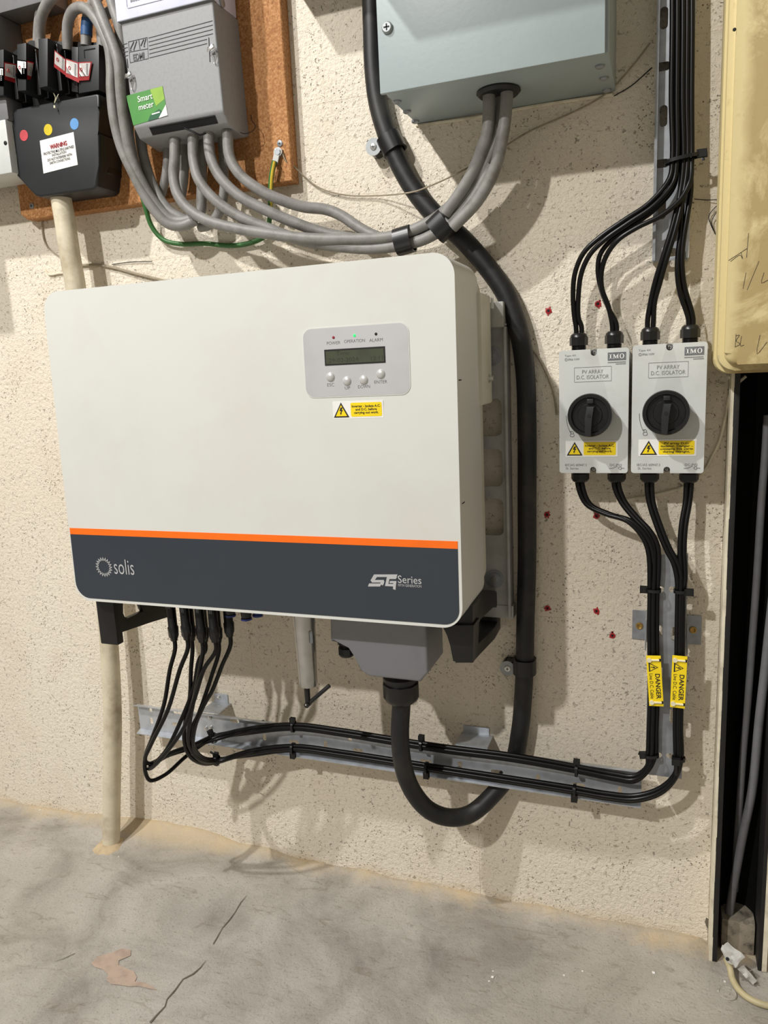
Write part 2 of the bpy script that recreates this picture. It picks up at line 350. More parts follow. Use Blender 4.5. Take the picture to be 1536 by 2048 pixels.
def floor_h(x, y):
    nz = mn.noise(Vector((x*9, y*9, 0)))*.0022 + mn.noise(Vector((x*30, y*30, 3)))*.0007
    fil = .011*math.exp(min(y, 0)/.022)*(1+.6*mn.noise(Vector((x*14, 0, 5))))
    mound = .026*math.exp(-((x+.98)/.19)**2)*math.exp(min(y, 0)/.055)
    rec = 0 if y < .004 else -.004
    return nz + (fil + mound if x < XC0 else 0) + rec
for x in fx: G.append([bm.verts.new((x, y, floor_h(x, y))) for y in fy])
for i in range(len(fx)-1):
    for j in range(len(fy)-1): bm.faces.new((G[i][j], G[i+1][j], G[i+1][j+1], G[i][j+1]))
floor = struct(obj('floor', bm, 'floor', None, True, origin=(0, 0, 0), angle=80))
def decal(name, pts, mat, h=.0012):
    bm = B(); vs = []
    for p in pts:
        q = F(*p); vs.append(bm.verts.new((q.x, q.y, floor_h(q.x, q.y)+h)))
    bm.faces.new(vs); bmesh.ops.triangulate(bm, faces=bm.faces[:]); return obj(name, bm, mat, floor, False)
decal('bare_patch', [(182,1928),(196,1914),(222,1907),(245,1898),(262,1901),(261,1912),(250,1917),(238,1922),(237,1931),(252,1937),(268,1944),(274,1956),(270,1965),(288,1966),(302,1972),(314,1981),(300,1979),(276,1974),(258,1975),(240,1972),(222,1970),(214,1962),(216,1950),(206,1940),(190,1936)], 'stain')
def crackline(pts, wd):
    for k in range(len(pts)-1):
        a, b = Vector(pts[k]), Vector(pts[k+1]); n_ = Vector((-(b-a).y, (b-a).x)).normalized()*wd*random.uniform(.5, 1.3)
        if k == 0: prev = n_*.3
        decal('crack', [tuple(a+prev), tuple(b+n_), tuple(b-n_), tuple(a-prev)], 'crack', .0016); prev = n_
crackline([(494,1792),(482,1806),(470,1826),(458,1842),(444,1858),(432,1880),(426,1890)], .9)
crackline([(412,1922),(400,1938),(386,1950),(366,1960),(350,1982),(334,2000),(330,2014),(314,2030),(300,2046)], 1.5)
crackline([(108,1925),(128,1918),(150,1908)], .7)
# steel column: two flange plates and a web, open towards the room
def colplate(name, x0, x1, y0, y1, mat, parent=None, z1=1.9, z0=.0):
    bm = B(); box(bm, x0, x1, y0, y1, z0, z1, .0012); return obj(name, bm, mat, parent, True, origin=(x0, 0, 0))
col = thing('steel_column', 'black painted steel channel column set into the wall at the right, grey cables inside', 'column', (.13, 0, 0))
colplate('flange', .0965, .1045, -.037, .10, 'sooty', col); colplate('flange', .165, .171, -.036, .10, 'sooty', col); colplate('web', .1045, .165, .085, .095, 'sooty', col)
bm = B()
zz = 0
while zz < 1.9:
    h = random.uniform(.02, .06); d = random.uniform(-.0012, .0010); box(bm, .0924, .0968+d*.5, -.0372, .0, zz, zz+h); zz += h
t1 = struct(obj('trim_1', bm, 'cream', None, False, origin=(.093, 0, 0)))
bm = B(); zz = 0
while zz < 1.9:
    h = random.uniform(.02, .06); box(bm, .171, .178+random.uniform(0, .001), -.0362, .0, zz, zz+h); zz += h
struct(obj('trim_2', bm, 'cream', None, False, origin=(.175, 0, 0)))
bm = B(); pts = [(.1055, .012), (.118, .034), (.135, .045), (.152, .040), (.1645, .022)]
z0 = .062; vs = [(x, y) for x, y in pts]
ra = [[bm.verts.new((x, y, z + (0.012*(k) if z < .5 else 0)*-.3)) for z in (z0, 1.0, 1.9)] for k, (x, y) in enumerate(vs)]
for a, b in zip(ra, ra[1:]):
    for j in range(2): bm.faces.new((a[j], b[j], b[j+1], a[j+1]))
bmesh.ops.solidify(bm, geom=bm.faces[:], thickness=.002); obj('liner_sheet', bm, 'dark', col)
tag(obj('concrete_stub', box(B(), .112, .1635, -.004, .055, -.003, .058, .004, 2), 'rubble', None), 'rough broken concrete stub at the foot inside the black steel column', 'rubble')
# ceiling-side things are out of frame; only their shadows reach the picture
ob = B(); box(ob, -.572, -.20, -.113, 0, 1.604, 2.0, .003)
tag(obj('wall_enclosure', ob, 'off', None), 'grey wall enclosure above the top edge, over the gap beside the meter board', 'enclosure')
ob = B(); box(ob, -.44, -.195, -.30, -.115, 1.592, 2.0, .003)
tag(obj('deep_enclosure', ob, 'off', None), 'deep grey enclosure above the top edge of the photo, over the blue-grey box', 'enclosure')
# ================================================================== wall details
def plug(px, py, dark=False):
    c = Q(px, py, 0); bm = B(); lathe(bm, (c.x, .001, c.z), (0, -1, 0), [(0, .0046), (.0022, .0048), (.0026, .0028), (.0016, .0022)], 9)
    o = obj('wall_plug', bm, 'dark' if dark else 'red', None)
    bm = B(); lathe(bm, (c.x, -.0001, c.z), (0, -1, 0), [(0, .0019), (.0010, .0019)], 9); obj('plug_hole', bm, 'dark', o)
    if not dark:
        for k in range(4):
            a = random.uniform(0, 6.28); bm = B(); obox(bm, (c.x+math.cos(a)*.0040, -.0004, c.z+math.sin(a)*.0055), (math.cos(a), 0, math.sin(a)), (0, 1, 0), (-math.sin(a), 0, math.cos(a)), .0016, .0004, .0010); obj('red_flake', bm, 'red', o)
    return o
for px, py, lb in ((1097,622,'upper red wall plug left of the bottom ends of the black cables'), (1196,608,'red wall plug between the cable loops above the left isolator'), (1094,1029,'red wall plug below left of the left isolator, beside the thick black cable'),
                   (1193,1032,'red wall plug just under the left isolator cables'), (1095,1216,'lower red wall plug beside the thick black cable'), (1193,1222,'lower red wall plug left of the slotted upright tray'), (1225,1271,'lowest red wall plug, nearest the left tab of the upright tray')):
    tag(plug(px, py), lb, 'wall plug')
def wire(name, pts, r, mat, label, cat='wire', group=None, n=6, kind=None):
    bm = B(); P_ = pp(pts); tube(bm, P_, r, n, 5); return tag(obj(name, bm, mat, None, True, origin=P_[0]), label, cat, group, kind)
wire('old_wire', [(84,428,.003),(86,470,.003),(95,494,.003),(118,512,.004),(136,528,.004)], .0016, 'wire', 'thin painted-over wire on the wall left of the cream conduit, upper one')
wire('old_wire', [(88,538,.003),(98,549,.003),(118,547,.003),(140,545,.004)], .0018, 'cream', 'short painted-over wire stub on the wall left of the conduit, lower one')
wire('old_wire', [(152,531,.004),(190,530,.004),(225,535,.004),(270,547,.005),(330,562,.006),(370,572,.006)], .0026, 'wire', 'flat grey-brown wire on the wall running from the conduit behind the inverter top')
wire('old_wire', [(224,529,.002),(262,524,.003),(304,523,.003)], .0007, 'dark', 'hair-thin dark wire end on the wall above the inverter left corner')
wire('steel_wire', [(563,300,.028),(572,322,.026),(590,335,.014),(612,356,.006),(640,376,.005),(690,390,.005),(760,391,.008),(830,383,.038),(850,376,.036),(900,354,.030),(960,322,.012),(1010,292,.006),(1060,262,.005),(1110,240,.005),(1165,215,.005),(1215,185,.005),(1262,135,.006),(1300,86,.007)], .0012, 'wire', 'long thin drooping wire from the earth terminal across the thick cable to the strut')
wire('old_wire', [(1228,192,.003),(1262,172,.003),(1304,135,.003)], .0008, 'dark', 'hair-thin dark wire on the wall between blue-grey box and steel strut')
wire('thin_wire_tangle', [(1388,398,.004),(1412,400,.004),(1448,401,.01),(1430,415,.006),(1418,432,.005),(1422,450,.005),(1436,478,.005),(1428,462,.006),(1424,440,.006),(1440,420,.008),(1450,432,.01)], .0006, 'dark', 'tangle of hair-thin wires on the wall beside the yellow box', 'wire')
wire('old_wire', [(1492,752,.01),(1474,768,.006),(1460,790,.005),(1452,830,.004),(1440,880,.004),(1424,915,.003),(1410,940,.003),(1380,968,.004),(1330,985,.004),(1250,1000,.004)], .0024, 'cream', 'painted-over cable running from the column top down behind the right isolator')
wire('old_wire', [(1052,690,.005),(1072,708,.005),(1092,745,.005),(1108,790,.005),(1114,830,.005)], .0018, 'wire', 'thin dark-edged wire on the wall between thick black cable and left isolator')
c = Q(1420, 1853, 0); bm = B(); vs = [(c.x+.006*math.cos(a)*(1+.5*math.sin(3*a)), c.z+.019*math.sin(a)*(1+.3*math.cos(5*a))) for a in [2*math.pi*k/18 for k in range(18)]]
prism(bm, vs, .0002, -.0004); obj('chipped_hole_shade', bm, 'crack', wall, False)
vs = [(c.x+.002+.003*math.cos(a), c.z-.004+.012*math.sin(a)) for a in [2*math.pi*k/12 for k in range(12)]]; bm = B(); prism(bm, vs, .0, -.0008); obj('chipped_hole_shade', bm, 'dark', wall, False)  # flat dark patch on the chipped spot, painted as the shade inside the hole
# ================================================================== chipboard backboard
D_B = .025
b0, b1, b2_, b3 = Q(45, 441, D_B), Q(584, 355, D_B), Q(572, 0, D_B), Q(5, 0, D_B)
bm = B(); prism(bm, [(b0.x+.012, b0.z), (b1.x, b0.z), (b1.x, 1.9), (b0.x-.003, 1.9), (b0.x-.003, b0.z+.012)], .0, -D_B, .0015, 1)
board = obj('meter_backboard', bm, 'chip', None, True, origin=(-.85, 0, 1.3)); tag(board, 'brown chipboard backboard behind the grey meter and black cut-out', 'board')
for px, py in ((42,42),(64,412),(560,287)):
    c = Q(px, py, D_B); screw('screw', (c.x, c.y, c.z), .005, 'galv_dark', board)
# big shadowing trunking at the upper left corner
c = Q(8, 20, .06)
bm = B(); a = Q(8, 24, .075); e = Q(84, 2, .075); box(bm, a.x-.5, e.x+.012, -.075, -.026, a.z-.0, a.z+.16, .002); tag(obj('steel_trunking', bm, 'tail2', None), 'grey steel trunking crossing the top left corner above the fuse holders', 'trunking')
bm = B(); a = Q(24, 345, .10); box(bm, a.x-.25, a.x, -.10, -.0255, a.z, Q(18, 236, .10).z, .003)
wsw = obj('switch_box', bm, 'iso', None); tag(wsw, 'white and grey box cut off by the left edge below the fuse holders', 'box')
c = Q(11, 286, .1); screw('screw', (c.x, c.y+.0005, c.z), .0035, 'dark', wsw)
bm = B(); z_ = Q(18, 236, .1).z; box(bm, a.x-.26, a.x+.004, -.096, -.0255, z_, z_+.05, .004); obj('box_lid', bm, 'tail2', wsw)
bm = B(); a = Q(-2, 100, .085); box(bm, a.x-.22, a.x, -.085, -.026, z_+.051, Q(8, 24, .075).z-.001, .003); tag(obj('isolator_switch', bm, 'tail2', None), 'grey casing at the far left edge behind the black fuse holders', 'casing')
bm = B(); box(bm, -1.70, -1.277, -.19, -.0005, 1.347, 1.9, .003)
tag(obj('deep_casing', bm, 'off', None), 'deep grey casing outside the left edge of the photo, beside the fuse holders', 'casing')
# ================================================================== cream conduit to floor
foot = F(222, 1690, .004)
P_ = [Q(121, 392, .058), Q(128, 430, .058), Q(140, 510, .058), Q(152, 580, .058), Q(172, 800, .055), Q(196, 1060, .052), Q(216, 1260, .055), Q(225, 1420, .058), Q(224, 1560, .060), Vector((foot.x, foot.y, .003))]
bm = B(); tube(bm, P_, .0183, 20, 5); cd = obj('conduit', bm, 'pvc', None, True, origin=(foot.x, foot.y, 0)); tag(cd, 'old cream plastic conduit running from the black cut-out down to the floor behind the inverter', 'conduit')
bm = B(); lathe(bm, P_[0], P_[1]-P_[0], [(-.012, .0183), (.0, .0186), (.0, .0178)], 20); obj('conduit_collar', bm, 'pvc', cd)
bm = B(); lathe(bm, (foot.x, foot.y, -.004), (0, 0, 1), [(0, .040), (.008, .034), (.014, .024), (.018, .0185)], 18)
for v in bm.verts: v.co += Vector((mn.noise(v.co*60)*.006, mn.noise(v.co*60+Vector((5, 0, 0)))*.006, mn.noise(v.co*80)*.003))
tag(obj('mortar_collar', bm, 'tan', None), 'small sandy mortar collar around the conduit foot on the concrete', 'mortar')
# ================================================================== INVERTER
IX0, IX1, IZ0, IZ1 = -.931, -.2555, .634, 1.121
# face depth leans slightly: bottom stands further out than the top
def fd(z): return .2505 - .020*(z-.63)
def IF(px, py, e=0):
    """point on the inverter's front face seen at a pixel"""
    d = .245
    for _ in range(4): d = fd(Q(px, py, d).z)
    return Q(px, py, d+e)
inv = thing('inverter', 'large white solar inverter with orange stripe and slate lower panel, mounted on the wall', 'inverter', ((IX0+IX1)/2, 0, .63))
def lean(bm, y_ref=-.25):
    for v in bm.verts: v.co.y += -(fd(v.co.z)-.25)*min(1, max(0, (-v.co.y-.10)/.12))
bl, br, tr, tl = Q(157, 1206, .2505), Q(925, 1251, .2505), Q(914.5, 501, .2405), Q(103, 583, .2405)
Z0 = (bl.z+br.z)/2; Z1 = (tl.z+tr.z)/2; X0 = -.929; X1 = -.2535
bm = B(); prism(bm, rrect(X0, X1, Z0, Z1, .030, 10), -.112, -.25, .006, 3); lean(bm); cover = obj('front_cover', bm, 'white', inv)
bm = B(); prism(bm, rrect(X0+.012, X1-.004, Z0+.012, Z1-.010, .03, 8), -.078, -.114, 0); obj('rear_body', bm, 'side', inv)
bm = B(); prism(bm, rrect(X0+.04, X1+.0055, .925, 1.088, .004, 3), -.052, -.116, .001); ears = obj('heat_sink', bm, 'side', inv)
bm = B()
for k in range(40): x = X0+.06+k*.0155; box(bm, x, x+.003, -.052, -.035, .93, 1.08)
obj('heat_sink_fins', bm, 'galv_dark', inv)['kind'] = 'stuff'
# side screw near ear
p = Q(979, 757, .075); bm = B(); lathe(bm, (X1+.0055, p.y, p.z), (1, 0, 0), [(0, .0065), (.002, .0065), (.002, .004), (.008, .004)], 6); obj('bolt', bm, 'zinc', inv)
# small dark snap slots on the cover side
for py in (760, 1010):
    p = IF(918, py); bm = B(); box(bm, X1-.0008, X1+.0003, -.236, -.221, p.z-.0012, p.z+.0004); obj('snap_slot', bm, 'dark', inv)
# stripe and slate panel
sz1, sz0 = (IF(139, 1058).z+IF(915, 1080).z)/2, (IF(140, 1071).z+IF(913, 1094).z)/2
px0, px1 = X0+.0025, X1-.0045
def facepanel(name, poly, mat, e0, e1, par):
    bm = B(); prism(bm, poly, -.25-e0, -.25-e1, 0)
    for v in bm.verts: v.co.y += -(fd(v.co.z)-.25)
    return obj(name, bm, mat, par, False)
stripe = facepanel('orange_stripe', [(px0, sz0), (px1, sz0), (px1, sz1), (px0, sz1)], 'orange', -.001, .0006, inv)
panel = facepanel('slate_panel', rrect(px0, px1, Z0+.005, sz0, [.027, .022, .0005, .0005], 8), 'navy', -.001, .0005, inv)
# logo: ring of little rays + word
c = IF(208, 1134, .0011); bm = B(); R0, R1 = .0105, .0172
for k in range(20):
    a = 2*math.pi*k/20; da = math.pi/20
    def pt(r, q, ): return (c.x+r*math.cos(q), c.z+r*math.sin(q))
    for s in (-1, 1):
        A, T = pt(R0, a+s*da), pt(R1, a); d = Vector((T[0]-A[0], T[1]-A[1])).normalized(); n_ = Vector((-d.y, d.x))*.00055
        prism(bm, [(A[0]-n_.x, A[1]-n_.y), (A[0]+n_.x, A[1]+n_.y), (T[0]+n_.x, T[1]+n_.y), (T[0]-n_.x, T[1]-n_.y)], c.y, c.y-.0002)
obj('sunburst_emblem', bm, 'silver', panel, False)
c = IF(247.5, 1134, .0013); text('solis', c, .0255, .0400, 'silver', panel, bold=-.004)
# 5G Series logo
def gl(pts, name='fifth_generation_mark'):
    bm = B()
    for i_, poly in enumerate(pts):
        q = [IF(x, y, .0009) for x, y in poly]; yq = IF(770, 1160, .0009+i_*.00004).y; prism(bm, [(v.x, v.z) for v in q], yq+.0006, yq-.0001)
    obj(name, bm, 'silver', panel, False)
gl([[(748,1149),(795,1149),(793,1154),(752,1154)], [(748,1149),(754,1154),(747,1164),(741,1161)], [(741,1160),(768,1160),(767,1165),(744,1165)], [(763,1160),(769,1163),(766,1171),(760,1168)], [(738,1167),(764,1167),(760,1173),(736,1173)],
    [(774,1154),(794,1154),(792,1158),(773,1158)], [(774,1154),(780,1154),(776,1172),(770,1172)], [(771,1168),(790,1168),(789,1173),(770,1172)], [(787,1162),(793,1162),(791,1180),(786,1178)], [(780,1162),(793,1162),(793,1166),(779,1166)]])
text('Series', IF(819, 1159.5, .0011), .0112, .0350, 'silver', panel, bold=.004); text('FIFTH GENERATION', IF(819.5, 1171.5, .0011), .0038, .0345, 'silver', panel)
# display plate
a, b_, c_, d_ = IF(607, 658), IF(817, 646), IF(819, 787), IF(612, 795)
fx0, fx1 = (a.x+d_.x)/2, (b_.x+c_.x)/2; fz1, fz0 = (a.z+b_.z)/2, (c_.z+d_.z)/2
disp = facepanel('display_plate', rrect(fx0, fx1, fz0, fz1, .0125, 8), 'silver', -.001, .0009, inv)
bm = B(); o1 = rrect(fx0-.0012, fx1+.0012, fz0-.0012, fz1+.0012, .0137, 8); o2 = list(reversed(rrect(fx0, fx1, fz0, fz1, .0125, 8))); fillplate(bm, o1, [o2], -.249, -.2507)
for v in bm.verts: v.co.y += -(fd(v.co.z)-.25)
obj('plate_rim', bm, 'white', inv)
q0, q1 = IF(652, 730), IF(769, 694)
facepanel('screen_bezel', [(q0.x-.001, q0.z-.001), (q1.x+.001, q0.z-.001), (q1.x+.001, q1.z+.001), (q0.x-.001, q1.z+.001)], 'dark', 0, .0014, disp)
facepanel('lcd_screen', [(q0.x+.001, q0.z+.0008), (q1.x-.0008, q0.z+.0008), (q1.x-.0008, q1.z-.0014), (q0.x+.001, q1.z-.0014)], 'lcd', 0, .0017, disp)
text('29-02-2024      12:11', IF(711, 718.5, .0018), .0058, .080, 'lcdtext', disp, 'lcd_digits')
text('Time:', IF(686, 706, .0018), .0054, .020, 'lcdtext', disp, 'lcd_digits')
for px, py, mt, t_, tx, ty, tw in ((667,675,'warn','POWER',667,686,23), (709,671,'led','OPERATION',709,682,35), (752,668,'dark','ALARM',752,680,22)):
    c = IF(px, py, .0008); bm = B(); lathe(bm, c, (0, -1, 0), [(0, .0021), (.0006, .0019), (.0009, .0008)], 14); obj('indicator_led', bm, mt, disp)
    text(t_, IF(tx, ty, .0010), .0043, tw*.00088, 'ink', disp, bold=-.012)
for px, py, t_, tx, ty, tw in ((661,754,'ESC',661.5,769,12), (694,762,'UP',695,775,9), (727.5,760,'DOWN',728,772.5,20), (761.5,748,'ENTER',761.5,763,21)):
    c = IF(px, py, .0008); bm = B(); lathe(bm, c, (0, -1, 0), [(0, .0065), (.0008, .0063), (.0022, .0045), (.003, .0015)], 20); obj('push_button', bm, 'button', disp)
    text(t_, IF(tx, ty+.8, .0010), .0042, tw*.00088, 'ink', disp, bold=-.012)
def warnlabel(parent, face, L, R, T, Bm, body, dep, tri, ybox, tb):
    """face(px,py,e)->world ; sticker in pixel extents on a wall-parallel face"""
    a, b = face(L, (T[0]+Bm[0])/2), face(R, (T[1]+Bm[1])/2)
    x0, x1 = a.x, b.x; z1 = (face(L, T[0]).z+face(R, T[1]).z)/2; z0 = (face(L, Bm[0]).z+face(R, Bm[1]).z)/2; y = min(a.y, b.y)
    bm = B(); prism(bm, [(x0, z0), (x1, z0), (x1, z1), (x0, z1)], y+.0008, y-.0004); lab = obj('warning_sticker', bm, 'paper', parent, False)
    w_, h = x1-x0, z1-z0
    triangle(lab, x0+w_*tri, (z0+z1)/2, y-.0004, h*.86)
    bm = B(); prism(bm, rrect(x0+w_*ybox, x1-w_*.03, z0+h*.10, z1-h*.09, h*.08, 3), y-.0003, y-.0006); obj('yellow_field', bm, 'ylabel', lab, False)
    text(body, (x0+w_*(ybox+.97)/2, y-.0008, (z0+z1)/2), h*tb, w_*(.97-ybox)*.92, 'ink', lab, bold=.022); return lab
warnlabel(inv, IF, 666, 767, (804, 800), (838, 835), 'Inverter - Isolate A.C.\nand D.C. before\ncarrying out work.', 0, .17, .36, .56)
# faint scuffs stay in the paint. handles
def handle(pts_front, d0, d1, x_in, x_out, nm='carry_handle'): pass
def side_handle(x0, x1, prof, hole, name):
    """profile in (y,z): extruded along x from x0 to x1"""
    bm = B(); es = []
    for lp in (prof, hole):
        vs = [bm.verts.new((x1, p[0], p[1])) for p in lp]; es += [bm.edges.new((vs[i], vs[(i+1) % len(vs)])) for i in range(len(vs))]
    r = bmesh.ops.triangle_fill(bm, use_beauty=True, edges=es, normal=(1, 0, 0)); fs = [g for g in r['geom'] if isinstance(g, bmesh.types.BMFace)]
    ex = bmesh.ops.extrude_face_region(bm, geom=fs, use_keep_orig=True); bmesh.ops.translate(bm, verts=[g for g in ex['geom'] if isinstance(g, bmesh.types.BMVert)], vec=(x0-x1, 0, 0))
    bmesh.ops.bevel(bm, geom=[e for e in bm.edges if len(e.link_faces) == 2 and e.calc_face_angle(0) > .5 and abs(e.verts[0].co.x-e.verts[1].co.x) < 1e-5], offset=.0022, segments=2, profile=.6, affect='EDGES', clamp_overlap=True)
    return obj(name, bm, 'blk2' if 0 else 'black', inv)
def onx(px, py, x):
    r = ray(px, py); p = CAM + r*((x-CAM.x)/r.x); return (p.y, p.z)
XR = X1+.001
pr = [onx(*q, XR) for q in ((946,1326),(958,1312),(990,1278),(1001,1258),(1002.5,1236),(1003,1200),(999,1186),(990,1181),(972,1180),(946,1212))]
pr = [pr[0]] + pr[1:]
hl = [onx(*q, XR) for q in ((954,1262),(954,1252),(958,1243),(986,1216),(992,1213),(995,1217),(995,1243),(990,1254),(975,1270),(958,1286),(954,1284))]
side_handle(X1-.030, XR, pr, hl, 'carry_handle')
q = [Q(883, 1250, .203), Q(948, 1250, .203), Q(946, 1326, .203), Q(912, 1326, .203), Q(905, 1318, .203), Q(903, 1290, .203), Q(894, 1270, .203)]
prism(bm := B(), [(v.x, v.z) for v in reversed(q)], -.170, -.2035, .002); obj('handle_root', bm, 'black', inv)
# left handle: front post and bar running back
fx_ = Q(241, 1266, .205).x
pl = [onx(*q, fx_) for q in ((234,1266),(242,1266),(300,1246),(352,1230),(352,1200),(228,1190))]
hl2 = [onx(*q, fx_) for q in ((250,1233),(247,1226),(247,1200),(276,1200),(286,1222),(256,1236))]
side_handle(fx_-.009, fx_, pl, hl2, 'carry_handle')
bm = B(); box(bm, Q(203, 1240, .205).x, fx_-.0005, min(p[0] for p in pl)-.0005, min(p[0] for p in pl)+.016, min(p[1] for p in pl)+.0, Z0+.01, .003); obj('handle_root', bm, 'black', inv)
# ================================================================== connectors under the inverter
MC = [(345,1280,.205), (371,1278,.220), (380,1280,.19), (401,1283,.215), (406,1283,.19), (427,1283,.215), (433,1284,.19), (457,1272,.190)]
MCOBJ = []
for k, (px, py, d) in enumerate(MC):
    t = Q(px, 1215, d); e = Q(px, py-4, d); t.x = e.x = (t.x+e.x)/2; t.y = e.y
    par = B(); lathe(par, (e.x, e.y, Z0+.02), (0, 0, -1), [(0, .0078), (Z0+.02-e.z-.022, .0078), (Z0+.02-e.z-.020, .0092), (Z0+.02-e.z-.004, .0085), (Z0+.02-e.z, .0064), (Z0+.02-e.z+.004, .0058)], 8)
    o = obj('plug_connector', par, 'gland', inv)
    bm = B()
    for s in (-.0035, 0, .003): box(bm, e.x+s-.0004, e.x+s+.0003, e.y-.0082, e.y-.0076, Z0-.017, Z0-.004)
    obj('white_marks', bm, 'galv_dark', o)
for px, d in ((462, .21), (493, .22), (516, .20)):
    t = Q(px, 1238, d); bm = B(); lathe(bm, (t.x, t.y, Z0+.02), (0, 0, -1), [(0, .0085), (.040-.006, .0085), (.040, .0075), (.043, .005)], 12); o = obj('capped_socket', bm, 'bluep' if px == 516 else 'gland', inv)
    bm = B(); lathe(bm, (t.x, t.y, Z0-.020), (0, 0, -1), [(0, .0088), (.003, .0088), (.004, .006)], 12); obj('blue_cap', bm, 'bluep', o)
# silver plug-in stick with black bent lever
T, E_ = Q(608, 1238, .19), Q(613, 1372, .19)
dg = thing('data_stick', 'silver tapered plug-in stick hanging under the inverter, black bent lever at its tip', 'data stick', (T.x, T.y, E_.z))
z0 = E_.z; z1 = Z0+.012; bm = B()
lathe(bm, (T.x, T.y, Z0+.002), (0, 0, -1), [(0, .0215), (.0045, .0215), (.0055, .0185), (.0065, .0185), (Z0-z0-.012, .0150), (Z0-z0-.002, .0148), (Z0-z0, .0138)], 28); obj('stick_body', bm, 'alu', dg)
bm = B(); lathe(bm, (T.x, T.y, Z0+.012), (0, 0, -1), [(0, .019), (.012, .0205), (.0125, .0205)], 24); obj('stick_collar', bm, 'gland', dg)
c = Q(629, 1262, .172); bm = B(); obox(bm, (T.x+.0145, T.y-.009, c.z), (.6, -.8, 0), (0, 0, 1), (.8, .6, 0), .0025, .009, .0012, .001); obj('side_button', bm, 'galv_dark', dg)
j = Q(616, 1408, .19); k_ = Q(659, 1371, .18); s_ = Q(613.5, 1372, .19)
bm = B(); tube(bm, [s_+Vector((0, 0, .004)), s_*.5+j*.5, j], lambda s: .0052-.0008*s, 8, 3); tube(bm, [j+Vector((-.001, 0, -.001)), j*.5+k_*.5, k_], .0034, 8, 3); lathe(bm, (j.x, j.y+.006, j.z), (0, -1, 0), [(0, .0046), (.012, .0046)], 12); obj('bent_lever', bm, 'black', dg)
bm = B(); lathe(bm, (j.x-.001, j.y-.0058, j.z+.001), (0, -1, 0), [(0, .0018), (.0012, .0012)], 10); obj('lever_rivet', bm, 'zinc', dg)
# AC terminal cover: wide at the top, stepped on the left, narrower below
def cv(px, py, d=.19): v = Q(px, py, d); return (v.x, v.z)
acc = obj('terminal_cover', prism(B(), [(cv(661,1236)[0], Z0+.004), cv(661,1283), cv(701,1291), cv(711,1316), cv(721,1342), cv(738,1353), cv(840,1364), cv(856,1346), (cv(856,1346)[0], Z0+.004)], -.105, -.190, .0045, 3), 'grey_cover', inv)
g = gland(inv, (Q(690, 1292, .155).x, -.150, Q(690, 1292, .155).z+.006), (0, 0, -1), .0135, .026)
U0 = Q(801, 1356, .150)
gz = U0.z+.004
bm = B(); lathe(bm, (U0.x, -.150, gz), (0, 0, -1), [(0, .0285), (.006, .0285), (.006, .026), (.012, .026)], 28); gg = obj('cable_gland', bm, 'gland', inv)
bm = B(); lathe(bm, (U0.x, -.150, gz-.011), (0, 0, -1), [(0, .0300), (.022, .0300), (.030, .0255), (.034, .021)], 10); obj('gland_nut', bm, 'gland', gg)
# ================================================================== wall bracket behind the inverter
bk0, bk1 = Q(1022, 1232, .024), Q(1010, 650, .024)
br_ = thing('wall_bracket', 'pale grey pierced wall bracket sticking out behind the right side of the inverter', 'bracket', (-.24, 0, bk0.z))
XB = Q(1008, 900, .024).x
holes = []
for (l, r, t, b) in ((940, 1002.5, 797, 872), (940, 1004.5, 898, 973), (940, 1006.5, 998, 1071)):
    A, C_ = Q(r, t, .024), Q(r, b, .024); holes.append(list(reversed(rrect(A.x-.062, A.x, C_.z, A.z, .009, 4))))
bm = B(); fillplate(bm, rrect(XB-.12, XB+.006, bk0.z, bk1.z, .003, 2), holes, -.021, -.024); bp = obj('bracket_plate', bm, 'plate', br_)
bm = B(); box(bm, XB+.004, XB+.0085, -.034, -.001, bk0.z, bk1.z, .001); box(bm, XB-.12, XB+.0085, -.034, -.020, bk1.z-.004, bk1.z+.002, .001); box(bm, XB-.12, XB+.0115, -.026, -.001, bk0.z-.004, bk0.z+.018, .001); obj('bracket_flange', bm, 'plate', br_)
for px, py in ((983, 712), (989, 1158)):
    c = Q(px, py, .025); bm = B(); lathe(bm, (c.x, -.0235, c.z), (0, -1, 0), [(0, .0155), (.002, .0155), (.002, .011), (.003, .011)], 24); o = obj('wide_washer', bm, 'galv_dark', br_)
    bm = B(); lathe(bm, (c.x, -.0262, c.z), (0, -1, 0), [(0, .0055), (.006, .0055)], 6); obj('bolt', bm, 'zinc', o)
c = Q(1000, 615, .03); bm = B(); box(bm, c.x-.02, c.x+.008, -.045, -.004, c.z-.03, c.z+.008, .002); obj('hanging_lug', bm, 'plate', br_)
c = Q(985, 600, .09); bm = B(); box(bm, c.x-.002, c.x+.001, c.y-.004, c.y+.004, c.z-.012, c.z+.003, .0005); obj('lug_tip', bm, 'iso', br_)
# ================================================================== thick black cable (runs behind the tray)
SW = [(742,-60,.018),(745,50,.018),(748,140,.018),(757,210,.018),(782,290,.019),(822,370,.019),(870,430,.019),(925,478,.019),(975,535,.019),(1012,590,.019),(1037,660,.019),(1050,740,.019),(1054,860,.019),(1054,1000,.019),(1054,1120,.019),(1051,1240,.019),(1049,1340,.019),(1045,1410,.019),(1040,1460,.019),(1022,1540,.020),(985,1590,.036),(940,1628,.062),(900,1635,.085),(858,1620,.108),(824,1580,.128),(806,1530,.142),(800,1470,.148),(801,1400,.150)]
P_ = pp(SW); P_[-1] = Vector((U0.x, -.150, gz-.040)); P_.append(Vector((U0.x, -.150, gz-.02)))
bm = B(); tube(bm, P_, .0152, 22, 6); swa = obj('armoured_cable', bm, 'rubber', None, True, origin=P_[0]); tag(swa, 'thick black armoured cable looping from the inverter gland up the wall', 'cable')
